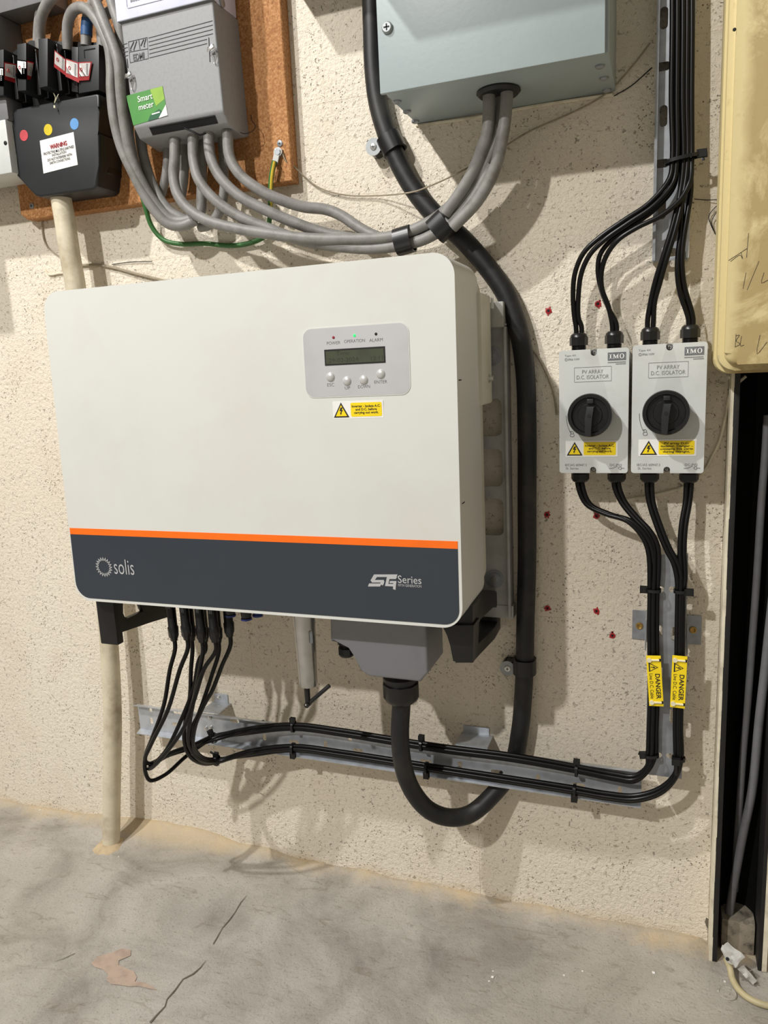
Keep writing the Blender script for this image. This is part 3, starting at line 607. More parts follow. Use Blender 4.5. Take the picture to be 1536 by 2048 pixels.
def cleat(cpx, hpx, d, label, tdir):
    c, h = Q(*cpx, d), Q(*hpx, .02); t = Vector(tdir).normalized()
    th = thing('cable_cleat', label, 'cable cleat', (c.x, 0, c.z), 'black cable cleats on the thick cable')
    bm = B(); rings = []; u = t.cross(Vector((0, 1, 0))).normalized(); band(bm, Vector((c.x, -.0185, c.z)), t, .0158, .0160, .026, .0035, 30); 
    obox(bm, Vector((h.x, -.012, h.z))*.6+Vector((c.x, -.012, c.z))*.4, (Vector((h.x, 0, h.z))-Vector((c.x, 0, c.z))), (0, 1, 0), t, .016, .009, .011, .003)
    lathe(bm, (h.x, -.001, h.z), (0, -1, 0), [(0, .0125), (.0205, .0125)], 20); obj('cleat_body', bm, 'gland', th)
    bm = B(); lathe(bm, (h.x, -.0232, h.z), (0, -1, 0), [(0, .0132), (.0018, .0132)], 24); wz = obj('washer', bm, 'washer', th)
    screw('pan_screw', (h.x, -.0250, h.z), .0052, 'zinc', th)
cleat((783, 288), (749, 295), .02, 'black cable cleat with grey washer, upper one below the blue-grey box', (.45, 0, -1))
cleat((1049, 1332), (1016, 1335), .02, 'black cable cleat with grey washer, lower one right of the carry handle', (0, 0, -1))
# ================================================================== BLUE-GREY BOX
a, b_ = Q(760, 187, .16), Q(1210, 107, .16); Bz = (a.z+b_.z)/2; bx0, bx1 = a.x, b_.x
bb = thing('metal_enclosure', 'pale blue-grey painted metal enclosure high on the wall with two grey cables entering below', 'enclosure', ((bx0+bx1)/2, 0, Bz))
bm = B(); box(bm, bx0+.0035, bx1+.004, -.152, -.001, Bz+.003, 1.588, .001); obj('enclosure_body', bm, 'box2', bb)
bm = B(); box(bm, bx0, bx1, -.160, -.153, Bz, 1.588, .0015); lid = obj('enclosure_lid', bm, 'box2', bb)
c = Q(774, 55, .162); bm = B(); lathe(bm, (c.x, -.160, c.z), (0, -1, 0), [(0, .0075), (.002, .0078), (.0045, .006)], 20); sc_ = obj('lid_screw', bm, 'washer', bb)
bm = B(); 
for q_ in ((.004, .0008), (.0008, .004)): box(bm, c.x-q_[0], c.x+q_[0], -.1650, -.1640, c.z-q_[1], c.z+q_[1])
obj('cross_slot', bm, 'dark', sc_)
def under(px, py, zz): r = ray(px, py); return CAM + r*((zz-CAM.z)/r.z)
for px, py in ((794,202),(814,222),(831,242),(1200,131),(1208,155),(1214,179)):
    c = under(px, py, Bz+.003); bm = B(); lathe(bm, (c.x, c.y, Bz+.004), (0, 0, -1), [(0, .0062), (.003, .006), (.0045, .004)], 14); obj('base_screw', bm, 'galv_dark', bb)
c = under(997, 186, Bz); GX, GY = c.x, c.y
bm = B(); lathe(bm, (GX, GY, Bz+.004), (0, 0, -1), [(0, .030), (.0035, .031), (.0075, .027), (.0075, .02)], 30); obj('rubber_grommet', bm, 'rubber', bb)
# white filler bead along the wall joint
bm = B(); tube(bm, [Vector((bx0+.002, -.002, Bz+.001)), Vector((bx0+.1, -.003, Bz-.0015)), Vector((bx0+.18, -.002, Bz+.001)), Vector((bx1, -.003, Bz-.001))], .0022, 6, 4); obj('filler_bead', bm, 'cream', bb)
# ================================================================== YELLOW BOX
yx = Q(1436, 700, .115).x; yz = Q(1450, 742, .10).z
yb = thing('yellow_cabinet', 'large scuffed yellow plastic cabinet cut off by the right edge of the photo', 'cabinet', (yx+.3, 0, yz))
def leanx(bm, k=.033):
    for v in bm.verts: v.co.x += (v.co.z-yz)*k*0
bm = B(); prism(bm, rrect(yx-.003, yx+.6, yz-.004, 1.95, .02, 6), -.035, -.088, .006); box(bm, yx+.006, yx+.59, -.036, -.001, yz+.012, 1.9, .004); obj('cabinet_body', bm, 'yellow', yb)
bm = B(); prism(bm, rrect(yx, yx+.6, yz, 1.95, .022, 8), -.089, -.106, .005); prism(bm, rrect(yx+.008, yx+.592, yz+.008, 1.94, .016, 8), -.104, -.118, .009, 3); ydoor = obj('cabinet_door', bm, 'yellow', yb)
def scrib(pts, r=.00028):
    bm = B(); tube(bm, [Q(x, y, .1182) for x, y in pts], r, 5, 3); obj('handwriting', bm, 'ink', ydoor)
scrib([(1472,668),(1471,686),(1470,694)]); scrib([(1471,672),(1479,670),(1472,682),(1480,688),(1470,694)]); scrib([(1483,672),(1481,692),(1488,690)])
scrib([(1520,670),(1514,708),(1534,684)]); scrib([(1457,521),(1494,497)]); scrib([(1461,523),(1480,510),(1485,518),(1482,505)]); scrib([(1497,466),(1493,515)]); scrib([(1492,545),(1486,577)]); scrib([(1518,522),(1494,580)]); scrib([(1528,545),(1523,566),(1536,560)])
c = Q(1469, 59, .118); bm = B(); lathe(bm, (c.x, -.1178, c.z), (0, -1, 0), [(0, .0022), (.0008, .0018)], 10); obj('rivet', bm, 'dark', ydoor)
# ================================================================== ISOLATORS
def isolator(L, R, T, Bt, lab, body):
    """L,R x-pixels (top-left/bottom-left..), T,Bt y-pixels on the front face"""
    d = .072; a, b, c, e = Q(L[0], T[0], d), Q(R[0], T[1], d), Q(R[1], Bt[1], d), Q(L[1], Bt[0], d)
    x0, x1, z0, z1 = (a.x+e.x)/2, (b.x+c.x)/2, (e.z+c.z)/2, (a.z+b.z)/2; cx = (x0+x1)/2; W, H = x1-x0, z1-z0
    t = thing('rotary_isolator', lab, 'isolator switch', (cx, 0, z0), 'rotary isolators on the wall')
    fz = lambda v: z0+H*v; fxx = lambda u: x0+W*u
    nr = W*.045
    def notch(top):
        cz = z1 if top else z0; s = -1 if top else 1; ncx = cx + (-.0 if top else .0); h = H*.028
        pts = [(ncx+nr, cz), (ncx+nr, cz+s*h)] + [(ncx+nr*math.cos(math.pi*k/6), cz+s*(h+nr*math.sin(math.pi*k/6))) for k in range(1, 6)] + [(ncx-nr, cz+s*h), (ncx-nr, cz)]
        return pts if top else list(reversed(pts))
    rr = .0045
    rc = lambda q0, q1, a0: [(q0+rr*math.cos(math.radians(a0+90*k/4)), q1+rr*math.sin(math.radians(a0+90*k/4))) for k in range(5)]
    poly = rc(x0+rr, z0+rr, 180) + notch(False) + rc(x1-rr, z0+rr, 270) + rc(x1-rr, z1-rr, 0) + notch(True) + rc(x0+rr, z1-rr, 90)
    bm = B(); prism(bm, poly, -.050, -d, 0)
    ff = min(bm.faces, key=lambda f: f.calc_center_median().y); bmesh.ops.bevel(bm, geom=[e for e in ff.edges if e.calc_length() > .012], offset=.0016, segments=2, profile=.6, affect='EDGES', clamp_overlap=True)
    obj('isolator_lid', bm, 'iso', t)
    bm = B(); prism(bm, rrect(x0+.002, x1-.001, z0+.002, z1-.002, .005, 4), -.001, -.0515, .001); obj('isolator_base', bm, 'iso', t)
    for zc in (z1-H*.03, z0+H*.028):
        bm = B(); lathe(bm, (cx, -.0512, zc), (0, -1, 0), [(0, nr*1.25), (.001, nr*1.25)], 16); obj('notch_shade', bm, 'groove', t)  # dark grey disc paints the shade at the bottom of the lid notch
        bm = B(); lathe(bm, (cx, -.0522, zc), (0, -1, 0), [(0, nr*.72), (.009, nr*.72), (.0105, nr*.45)], 14); o = obj('lid_screw', bm, 'zinc', t)
        bm = B(); box(bm, cx-nr*.5, cx+nr*.5, -.0632, -.0622, zc-.0004, zc+.0004); box(bm, cx-.0004, cx+.0004, -.0632, -.0622, zc-nr*.5, zc+nr*.5); obj('cross_slot', bm, 'dark', o)
    # rotary knob
    kx, kz, kr = fxx(.455 if W < .112 else .455), fz(.483), W*.318
    kx = fxx(.47)
    bm = B(); lathe(bm, (kx, -d, kz), (0, -1, 0), [(0, kr*.92), (.012, kr*.93), (.018, kr), (.0255, kr), (.0275, kr*.97), (.0272, kr*.83), (.0215, kr*.80), (.0215, kr*.55), (.0232, kr*.53)], 48); kb = obj('knob_ring', bm, 'gland', t)
    bm = B(); tz = kz-kr*1.0; y_ = -d-.0225
    pf = [(kx-kr*.13, kz+kr*.42), (kx-kr*.19, kz-kr*.1), (kx-kr*.20, kz-kr*.93), (kx+kr*.10, kz-kr*.96), (kx+kr*.13, kz-kr*.1), (kx+kr*.24, kz+kr*.42)]
    prism(bm, list(reversed(pf)), y_+.002, y_-.0145, .0012, 2); obj('knob_grip', bm, 'blk2', t)
    bm = B(); lathe(bm, (kx, y_-.0143, kz+kr*.0), (0, -1, 0), [(0, kr*.085), (.0006, kr*.085), (.0006, kr*.05)], 14); obj('grip_screw', bm, 'dark', kb)
    bm = B(); box(bm, kx-kr*.12, kx+kr*.16, y_-.006, y_+.002, kz+kr*.55, kz+kr*.76, .0006); obj('position_tab', bm, 'blk2', kb)
    # prints
    y_ = -d-.0005
    bm = B(); ix0, ix1, iz0, iz1 = fxx(.70), fxx(.955), fz(.905), fz(.967); prism(bm, [(ix0, iz0), (ix1, iz0), (ix1, iz1), (ix0, iz1)], -d+.001, y_); bd = obj('maker_badge', bm, 'imo', t, False)
    # serif letters I M O built from strokes
    bm = B(); yy = y_-.0001; hh = iz1-iz0; lh0, lh1 = iz0+hh*.2, iz1-hh*.2; bw = ix1-ix0
    def bar(u0, v0, u1, v1): box(bm, ix0+bw*u0, ix0+bw*u1, yy-.0002, yy+.0002, lh0+(lh1-lh0)*v0, lh0+(lh1-lh0)*v1)
    def diag(u0, v0, u1, v1, wd):
        A = (ix0+bw*u0, lh0+(lh1-lh0)*v0); C = (ix0+bw*u1, lh0+(lh1-lh0)*v1); k = bw*wd/2; prism(bm, [(A[0]-k, A[1]), (A[0]+k, A[1]), (C[0]+k, C[1]), (C[0]-k, C[1])], yy+.0002, yy-.0002)
    bar(.13, 0, .19, 1); bar(.09, 0, .23, .1); bar(.09, .9, .23, 1)
    bar(.31, 0, .335, 1); bar(.27, 0, .375, .09); bar(.28, .91, .36, 1); bar(.52, 0, .58, 1); bar(.48, 0, .62, .09); bar(.54, .91, .62, 1); diag(.345, .95, .44, .05, .06); diag(.54, .95, .44, .05, .03)
    oc = (ix0+bw*.78, (lh0+lh1)/2); o1 = [(oc[0]+bw*.125*math.cos(2*math.pi*k/20), oc[1]+(lh1-lh0)*.52*math.sin(2*math.pi*k/20)) for k in range(20)]; o2 = [(oc[0]+bw*.07*math.cos(2*math.pi*k/20), oc[1]+(lh1-lh0)*.43*math.sin(2*math.pi*k/20)) for k in reversed(range(20))]
    fillplate(bm, o1, [o2], yy+.0001, yy-.0002); obj('lettering', bm, 'paper', bd, False)
    bm = B(); 
    for u0, u1, v in ((.70, .955, .890), (.815, .955, .876)):
        k = fxx(u0)
        while k < fxx(u1)-.001: wq = random.uniform(.0008, .002); box(bm, k, min(k+wq, fxx(u1)), y_, -d+.0005, fz(v)-.0006, fz(v)+.0006); k += wq+.0005
    obj('small_print', bm, 'print', t, False)
    text('Type 4X', (fxx(.165), y_, fz(.957)), H*.018, W*.165, 'print', t); text('IP66 NW', (fxx(.215), y_, fz(.928)), H*.017, W*.165, 'print', t)
    bm = B(); o1 = rrect(fxx(.085), fxx(.12), fz(.918), fz(.938), .0005, 1); o2 = list(reversed(rrect(fxx(.09), fxx(.115), fz(.921), fz(.935), .0005, 1))); fillplate(bm, o1, [o2], -d+.0005, y_); obj('double_square_mark', bm, 'print', t, False)
    bm = B(); o1 = rrect(fxx(.22), fxx(.755), fz(.745), fz(.862), .0004, 1); o2 = list(reversed(rrect(fxx(.223), fxx(.752), fz(.747), fz(.860), .0004, 1))); fillplate(bm, o1, [o2], -d+.0005, y_); obj('title_frame', bm, 'print', t, False)
    text('PV ARRAY\nD.C. ISOLATOR', (fxx(.487), y_, fz(.803)), H*.072, W*.46, 'print', t, bold=-.006)
    text('IEC/AS 60947.3', (fxx(.245), y_, fz(.068)), H*.018, W*.32, 'print', t); text('SI. Series', (fxx(.19), y_, fz(.040)), H*.017, W*.19, 'print', t); text('DC-PV2', (fxx(.83), y_, fz(.068)), H*.018, W*.17, 'print', t)
    def ln(pts, mt='print', r=.00035): 
        bm = B(); tube(bm, [Vector((fxx(u), y_, fz(v))) for u, v in pts], r, 4, 3, smooth=len(pts) > 3); obj('printed_mark', bm, mt, t, False)
    ln([(.73, .040), (.78, .040), (.85, .058)]); ln([(.90, .042), (.95, .042)]); ln([(.88, .034), (.90, .030), (.905, .042), (.90, .054), (.88, .052), (.865, .042), (.88, .034)])
    ln([(.105, .475), (.11, .43), (.13, .38), (.165, .338)]); ln([(.15, .345), (.165, .338), (.165, .35)])
    ln([(.165, .325), (.165, .305), (.215, .305), (.215, .325), (.165, .325), (.172, .325)]); ln([(.172, .325), (.174, .342), (.19, .348), (.206, .342), (.208, .325)])
    def face(px, py, e=0): return Q(px, py, d+e)
    lx0, lx1 = (.095, .855) if W < .1135 and body.startswith('Inv') else (.105, .895)
    lz0, lz1 = fz(.136), fz(.268)
    bm = B(); prism(bm, [(fxx(lx0), lz0), (fxx(lx1), lz0), (fxx(lx1), lz1), (fxx(lx0), lz1)], -d+.001, y_); lb = obj('warning_sticker', bm, 'paper', t, False); w_, h = W*(lx1-lx0), lz1-lz0
    triangle(lb, fxx(lx0)+w_*.175, (lz0+lz1)/2, y_, h*.84)
    bm = B(); prism(bm, rrect(fxx(lx0)+w_*.35, fxx(lx1)-w_*.035, lz0+h*.1, lz1-h*.09, h*.08, 3), y_+.0003, y_-.0003); obj('yellow_field', bm, 'ylabel', lb, False)
    text(body, (fxx(lx0)+w_*.658, y_-.0005, (lz0+lz1)/2), h*(.52 if body.startswith('Inv') else .66), w_*.56, 'ink', lb, bold=.022)
    return t, (x0, x1, z0, z1)
I1, e1 = isolator((1117, 1120), (1257, 1257), (704, 692.5), (947, 945.5), 'left grey rotary isolator with round black knob and yellow sticker beginning with Inverter', 'Inverter - Isolate A.C.\nand D.C. before\ncarrying out work.')
I2, e2 = isolator((1264, 1263), (1413, 1410), (692, 682), (948, 945), 'right grey rotary isolator with round black knob and yellow sticker beginning with PV array', 'PV array D.C.\nisolator. Danger -\ncontains live parts\nduring daylight.')
GT, GB = [], []
for t, e, tops, bots in ((I1, e1, (1157, 1228), (1160, 1233)), (I2, e2, (1300, 1380), (1299, 1378))):
    for px in tops:
        x = Q(px, e and 690, .038).x; gland(t, (x, -.034, e[3]-.003), (0, 0, 1), .0130, .030); GT.append(Vector((x, -.034, e[3]+.024)))
    for px in bots:
        x = Q(px, 955, .038).x; gland(t, (x, -.034, e[2]+.004), (0, 0, -1), .0130, .022); GB.append(Vector((x, -.034, e[2]-.018)))
# ================================================================== TRAYS AND STRUT
def zavg(*ps): return sum(Q(*p).z for p in ps)/len(ps)
TD = .045
tx0, tx1 = Q(277.6, 1430, TD).x, Q(1283, 1570, TD).x; tzt, tzb = zavg((277.6, 1409, TD), (1280, 1543, TD)), zavg((277.6, 1453, TD), (1280, 1607, TD))
ht = thing('cable_tray', 'horizontal slotted galvanised cable tray under the inverter carrying two bundles of black cable', 'cable tray', ((tx0+tx1)/2, 0, tzb))
def hz(px, py, w_, h, d=TD): v = Q(px, py, d); return slot(v.x, min(max(v.z, 0), 9), w_, h)
TS = [(301,1418,'v'),(303,1442,'v'),(355,1425,'h'),(352,1449,'h'),(469,1442,'h'),(526,1443,'s'),(529,1474,'v'),(588,1484,'h'),(651,1489,'v'),(716,1501,'h'),(790,1520,'v'),(852,1523,'h'),(920,1530,'v'),(994,1544,'h'),(1076,1556,'v'),(1157,1570,'h'),(1240,1581,'v'),(1240,1551,'s'),(700,1476,'v'),(820,1490,'h'),(940,1509,'v')]
sz = {'v': (.007, .0145), 'h': (.021, .0075), 's': (.007, .007)}
bm = B(); fillplate(bm, [(tx0, tzb), (tx1, tzb), (tx1, tzt), (tx0, tzt)], [hz(x, y, *sz[k]) for x, y, k in TS], -TD+.0012, -TD); obj('tray_web', bm, 'galv', ht, False)
for nm, zz, s in (('upper_lip', tzt, 1), ('lower_lip', tzb, -1)):
    bm = B(); vs = []
    for x in (tx0, tx1): vs.append([bm.verts.new((x, y, z)) for y, z in ((-TD+.0012, zz-s*.0006), (-TD-.013, zz+s*.0035), (-TD-.013, zz+s*.0050), (-TD+.0012, zz+s*.0009))])
    for j in range(4): bm.faces.new((vs[0][j], vs[0][(j+1) % 4], vs[1][(j+1) % 4], vs[1][j]))
    bm.faces.new(vs[0]); bm.faces.new(vs[1]); obj(nm, bm, 'galv', ht, False)
for px, py in ((420,1434),(422,1455),(412,1456),(918,1535)):
    c = Q(px, py, TD); bm = B(); lathe(bm, (c.x, -TD, c.z), (0, -1, 0), [(0, .0042), (.0025, .0042), (.0025, .0025), (.004, .0022)], 6 if px > 900 else 12); obj('tray_bolt', bm, 'zinc', ht)
def zbracket(l, r, t, b, leg_l, leg_r, scr):
    A, C_ = Q(l, t, .002), Q(r, b, .002); zt = tzt+.0045
    bm = B(); box(bm, A.x, C_.x, -.0022, -.0002, C_.z, A.z, .0006, 1); box(bm, A.x, C_.x, -.0022, -.0002, zt, C_.z+.001); box(bm, A.x-.004, C_.x+.006, -TD-.002, -.0005, zt-.0005, zt+.0016); o = obj('stand_off_bracket', bm, 'galv', ht, False)
    if scr: c = Q(*scr, .003); bm = B(); lathe(bm, (c.x, -.0022, c.z), (0, -1, 0), [(0, .0048), (.0012, .0046), (.002, .003), (.0012, .0015)], 14); obj('bracket_screw', bm, 'zinc', o)
zbracket(428, 457, 1386, 1412, 0, 0, (437, 1395)); zbracket(927, 979, 1450, 1478, 0, 0, None)
# upright plate
VD = .050
vx0, vx1, vz0, vz1 = Q(1296, 1330, VD).x, Q(1369, 1330, VD).x, Q(1320, 1552, VD).z, Q(1330, 1109, VD).z
vt = thing('upright_tray', 'upright slotted grey tray plate below the right isolator between two cable bundles', 'cable tray', ((vx0+vx1)/2, 0, vz0))
def vs_(px, py, w_, h): v = Q(px, py, VD); return slot(v.x, v.z, w_, h)
bm = B(); fillplate(bm, [(vx0, vz0), (vx1, vz0), (vx1, vz1), (vx0, vz1)], [vs_(1320,1179,.012,.010), vs_(1346,1179,.012,.010), vs_(1319,1262,.008,.018), vs_(1348,1268,.008,.022), vs_(1345,1432,.008,.026), vs_(1319,1345,.008,.02), vs_(1316,1510,.012,.009), vs_(1340,1512,.012,.009)], -VD+.0012, -VD); obj('tray_web', bm, 'galv_dark', vt, False)
for x, s in ((vx0, -1), (vx1, 1)):
    bm = B(); box(bm, x-.0007, x+.0007, -VD-.001, -VD+.014, vz0, vz1); obj('side_lip', bm, 'galv_dark', vt, False)
for l, r, t, b, sc in ((1265,1292,1220,1280,(1279,1252)), (1374,1402,1230,1290,(1386,1260))):
    A, C_ = Q(l, t, .002), Q(r, b, .002); bm = B(); box(bm, A.x, C_.x, -.0024, -.0002, C_.z, A.z, .0006, 1)
    xx = C_.x if l < 1300 else A.x; box(bm, xx-.001, xx+.001, -VD+.001, -.0004, C_.z, A.z); o = obj('wall_tab', bm, 'galv_dark', vt, False)
    c = Q(*sc, .003); bm = B(); lathe(bm, (c.x, -.0024, c.z), (0, -1, 0), [(0, .0058), (.0016, .0055), (.002, .004), (.001, .002)], 16); obj('tab_screw', bm, 'brass', o)
c = Q(1350, 1275, VD); bm = B(); lathe(bm, (c.x, -VD, c.z), (0, -1, 0), [(0, .004), (.002, .004), (.002, .002)], 6); obj('tray_bolt', bm, 'zinc', vt)
# top strut
SD = .020
sx0, sx1, szb = Q(1311, 250, SD).x, Q(1383, 250, SD).x, zavg((1304, 523, .035), (1384, 514, .035))
st = thing('steel_strut', 'galvanised slotted steel strut at the top right carrying a bundle of black cables', 'strut', ((sx0+sx1)/2, 0, szb))
bm = B(); H = []
for px, py, w_, h in ((1328,36,.0105,.028),(1326,133,.020,.0115),(1327,232,.0105,.028),(1324,327,.020,.0115),(1324,418,.0105,.028),(1340,505,.020,.0115)):
    v = Q(px, py, SD); H.append(slot(v.x, v.z, w_, h))
fillplate(bm, [(sx0, szb), (sx1, szb), (sx1, 1.62), (sx0, 1.62)], H, -SD+.0015, -SD); obj('strut_web', bm, 'galv', st, False)
for x, s in ((sx0, -1), (sx1, 1)):
    bm = B(); box(bm, x-.0009, x+.0009, -.036, -.001, szb, 1.62); box(bm, x+(-.0009 if s < 0 else -.003), x+(.003 if s < 0 else .0009), -.0372, -.036, szb, 1.62); obj('strut_side', bm, 'galv_dark' if s < 0 else 'galv', st, False)  # left side takes the darker zinc: its shade is put into the colour
# ================================================================== BLACK DC CABLES
RC = .0037
def cable(name, P_, r, mat, label, cat, group, n=10, sub=6):
    bm = B(); tube(bm, P_, r, n, sub); o = obj(name, bm, mat, None, True, origin=P_[0]); return tag(o, label, cat, group)
up = [
 (0,-.004,[(1345,-70,.042),(1345,50,.042),(1343,200,.042),(1345,317,.044),(1339,357,.046),(1299,406,.050),(1249,440,.052),(1199,475,.052),(1167,506,.050),(1150,546,.046),(1146,589,.042),(1149,636,.038)],'outermost black cable into the left gland of the left isolator'),
 (0,.004,[(1355,-70,.044),(1355,50,.044),(1354,200,.044),(1354,317,.045),(1346,366,.047),(1308,411,.054),(1255,447,.055),(1211,478,.054),(1180,509,.050),(1163,546,.046),(1157,589,.042),(1157,636,.038)],'inner black cable into the left gland of the left isolator'),
 (1,-.003,[(1384,-70,.042),(1384,50,.042),(1383,200,.042),(1383,325,.043),(1380,362,.048),(1361,399,.054),(1324,430,.058),(1274,455,.058),(1236,480,.056),(1213,511,.050),(1203,543,.045),(1204,578,.042),(1217,614,.038)],'lone black cable sweeping lowest from the strut into the right gland of the left isolator'),
 (1,.003,[(1350,-70,.034),(1350,50,.034),(1349,200,.034),(1352,325,.036),(1347,373,.040),(1311,417,.044),(1261,454,.046),(1221,482,.046),(1200,510,.044),(1196,543,.042),(1203,580,.038),(1218,618,.036)],'hidden inner black cable into the right gland of the left isolator'),
 (2,-.004,[(1366,-70,.043),(1366,50,.043),(1365,200,.043),(1367,325,.044),(1360,386,.046),(1346,449,.050),(1327,511,.050),(1311,561,.046),(1301,605,.040)],'left black cable of the pair into the left gland of the right isolator'),
 (2,.004,[(1375,-70,.042),(1375,50,.042),(1374,200,.042),(1375,325,.044),(1366,393,.048),(1352,455,.052),(1333,518,.052),(1319,568,.047),(1309,605,.041)],'right black cable of the pair into the left gland of the right isolator'),
 (3,-.003,[(1361,-70,.034),(1361,50,.034),(1360,200,.034),(1363,325,.036),(1364,400,.038),(1361,468,.042),(1356,511,.044),(1355,549,.044),(1361,589,.040)],'left black cable of the pair into the right gland of the right isolator'),
 (3,.003,[(1380,-70,.034),(1380,50,.034),(1379,200,.034),(1381,325,.036),(1381,386,.038),(1374,433,.042),(1366,486,.044),(1364,530,.044),(1369,574,.040)],'right black cable of the pair into the right gland of the right isolator')]
for gi, off, pts, lb in up:
    P_ = pp(pts) + [GT[gi]+Vector((off, 0, .010)), GT[gi]+Vector((off*.8, 0, -.012))]; cable('solar_cable', P_, RC, 'dcc', lb, 'cable', 'black solar cables above the isolators')
def off2(pts, dx, dy, dd): return [(x+dx, y+dy, d+dd) for x, y, d in pts]
# lower: isolator glands -> upright -> tray -> connectors
dn = {0: [(1176,1008,.040),(1215,1028,.048),(1258,1042,.056),(1285,1068,.060),(1300,1100,.062)],
      1: [(1245,1002,.040),(1270,1034,.048),(1296,1062,.056),(1311,1092,.060),(1313,1135,.062)],
      2: [(1302,1004,.040),(1317,1051,.048),(1335,1096,.056),(1351,1126,.060),(1358,1154,.062)],
      3: [(1375,1004,.040),(1367,1051,.048),(1364,1103,.056),(1366,1137,.060),(1366,1160,.062)]}
vert_l = [(1307,1180,.060),(1306,1250,.060),(1307,1330,.061),(1307,1400,.060),(1305,1460,.060),(1303,1510,.060),(1294,1538,.062),(1268,1557,.062),(1232,1553,.060),(1152,1537,.058),(1020,1514,.060),(900,1499,.060),(778,1480,.060),(680,1464,.060),(587,1453,.060),(500,1461,.064)]
vert_r = [(1361,1180,.060),(1360,1250,.060),(1359,1330,.061),(1357,1400,.060),(1356,1460,.060),(1357,1515,.060),(1351,1550,.062),(1322,1580,.064),(1271,1596,.064),(1217,1592,.064),(1148,1580,.062),(989,1555,.062),(852,1534,.062),(778,1522,.062),(680,1507,.062),(587,1496,.064),(500,1506,.070)]
ends = {0: (0, [(427,1476,.076),(373,1512,.12),(331,1549,.165),(301,1561,.19),(291,1545,.197),(291,1512,.202),(303,1479,.207),(328,1409,.21),(340,1338,.208)]),
        1: (1, [(427,1472,.074),(391,1488,.11),(338,1507,.155),(301,1527,.185),(290,1520,.20),(303,1487,.21),(336,1419,.22),(360,1338,.222)]),
        2: (5, [(428,1480,.078),(363,1500,.13),(321,1517,.17),(298,1536,.19),(304,1535,.20),(331,1507,.21),(370,1451,.215),(391,1391,.215),(408,1338,.216)]),
        3: (4, [(426,1478,.070),(380,1497,.11),(330,1514,.155),(303,1533,.175),(312,1524,.185),(334,1498,.19),(364,1436,.19),(388,1373,.19),(398,1320,.19)]),
        4: (7, [(434,1521,.080),(405,1518,.125),(387,1498,.16),(390,1454,.18),(408,1410,.187),(425,1380,.19),(444,1331,.19)]),
        5: (2, [(434,1525,.076),(405,1527,.12),(380,1513,.155),(369,1485,.17),(370,1447,.18),(380,1391,.188),(382,1338,.19)]),
        6: (3, [(433,1523,.084),(400,1520,.135),(378,1490,.17),(379,1447,.19),(388,1398,.205),(400,1338,.213)]),
        7: (6, [(434,1518,.072),(410,1517,.11),(391,1500,.145),(382,1462,.165),(398,1426,.18),(424,1349,.188)])}
spread = [(-1.0, -.6), (.95, -.9), (-.4, .9), (.7, .8)]
lbl = ['outer left', 'outer right', 'inner left', 'inner right']; plugs = ['first', 'second', 'sixth', 'fifth', 'rightmost', 'third', 'fourth', 'seventh']
k = 0
for gi in range(4):
    for s in (-1, 1):
        right = gi > 1; j = (gi % 2)*2 + (0 if s < 0 else 1); bx, by = [(-1.15,-.1), (1.15,.1), (-.38,.75), (.38,-.75)][j] if 0 else [(-1.2,.2), (.0,-.7), (.0,.9), (1.2,.0)][j]
        V = []
        for (x, y, d) in (vert_r if right else vert_l):
            vertical = y < 1530 and x > 1290
            t = .0042
            V.append(Q(x, y, d) + (Vector((bx*t*(.8 if right else 1.05), -(by+.0)*t, 0)) if vertical else Vector((0, -by*t*.9, -bx*t))))
        g = GB[gi]; P_ = [g+Vector((s*.0035, 0, .012)), g+Vector((s*.0035, -.002, -.006))] + [Q(*p)+Vector((s*.003, -s*.0, 0)) for p in dn[gi]] + V
        mi, E_ = ends[k]; P_ += [Q(*p) for p in E_]
        mpx, mpy, md = MC[mi]; tt = Q(mpx, 1215, md); ee = Q(mpx, mpy-4, md); ex = (tt.x+ee.x)/2
        P_ += [Vector((ex, ee.y, ee.z-.018)), Vector((ex, ee.y, ee.z+.004))]
        side = ('right' if gi % 2 else 'left')+' gland of the '+('right' if right else 'left')+' isolator'
        cable('solar_cable', P_, RC, 'dcc', ('left' if s < 0 else 'right')+' black cable from the lower '+side+', looping to the plugs', 'cable', 'black solar cables below the isolators', 10, 5); k += 1
# ================================================================== CABLE TIES
def tie(px, py, d, tdir, a, b, head, label, tail=None, mat='gland', w=.0046):
    c = Q(px, py, d); t = Vector(tdir).normalized(); u = t.cross(Vector((0, 1, 0))).normalized(); bm = B(); band(bm, c, t, a, b, w)
    th = thing('cable_tie', label, 'cable tie', (c.x, c.y, c.z), 'black cable ties')
    obj('tie_band', bm, mat, th); bm = B(); hv = u*head[0]+Vector((0, -1, 0))*head[1]
    hc = c + u*(a*head[0]) + Vector((0, -1, 0))*(b*max(head[1], .0)) + hv.normalized()*.003; obox(bm, hc, u*head[2]+t*head[3] if len(head) > 2 else u, Vector((0, 1, 0)), t, .0055, .003, .0042, .001); obj('tie_head', bm, mat, th)
    if tail:
        bm = B(); v = Vector(tail); obox(bm, hc+v*.5, v, Vector((0, 1, 0)), v.cross(Vector((0, 1, 0))), v.length/2, .0006, .002, .0003); obj('tie_tail', bm, mat, th)
    return th
dn_, dh = (0, 0, -1), (-1, 0, .01)
tie(1364, 318, .041, (.12, 0, -1), .0225, .0115, (1, .3, .9, .1), 'black cable tie round the bundle on the steel strut at the top right', (.002, -.002, -.010))
tie(1307, 1180, .060, dn_, .0100, .0085, (-1, 0), 'black cable tie round the left bundle at the top of the upright tray', (-.006, 0, .001))
tie(1361, 1182, .060, dn_, .0088, .0085, (1, .4), 'black cable tie round the right bundle at the top of the upright tray')
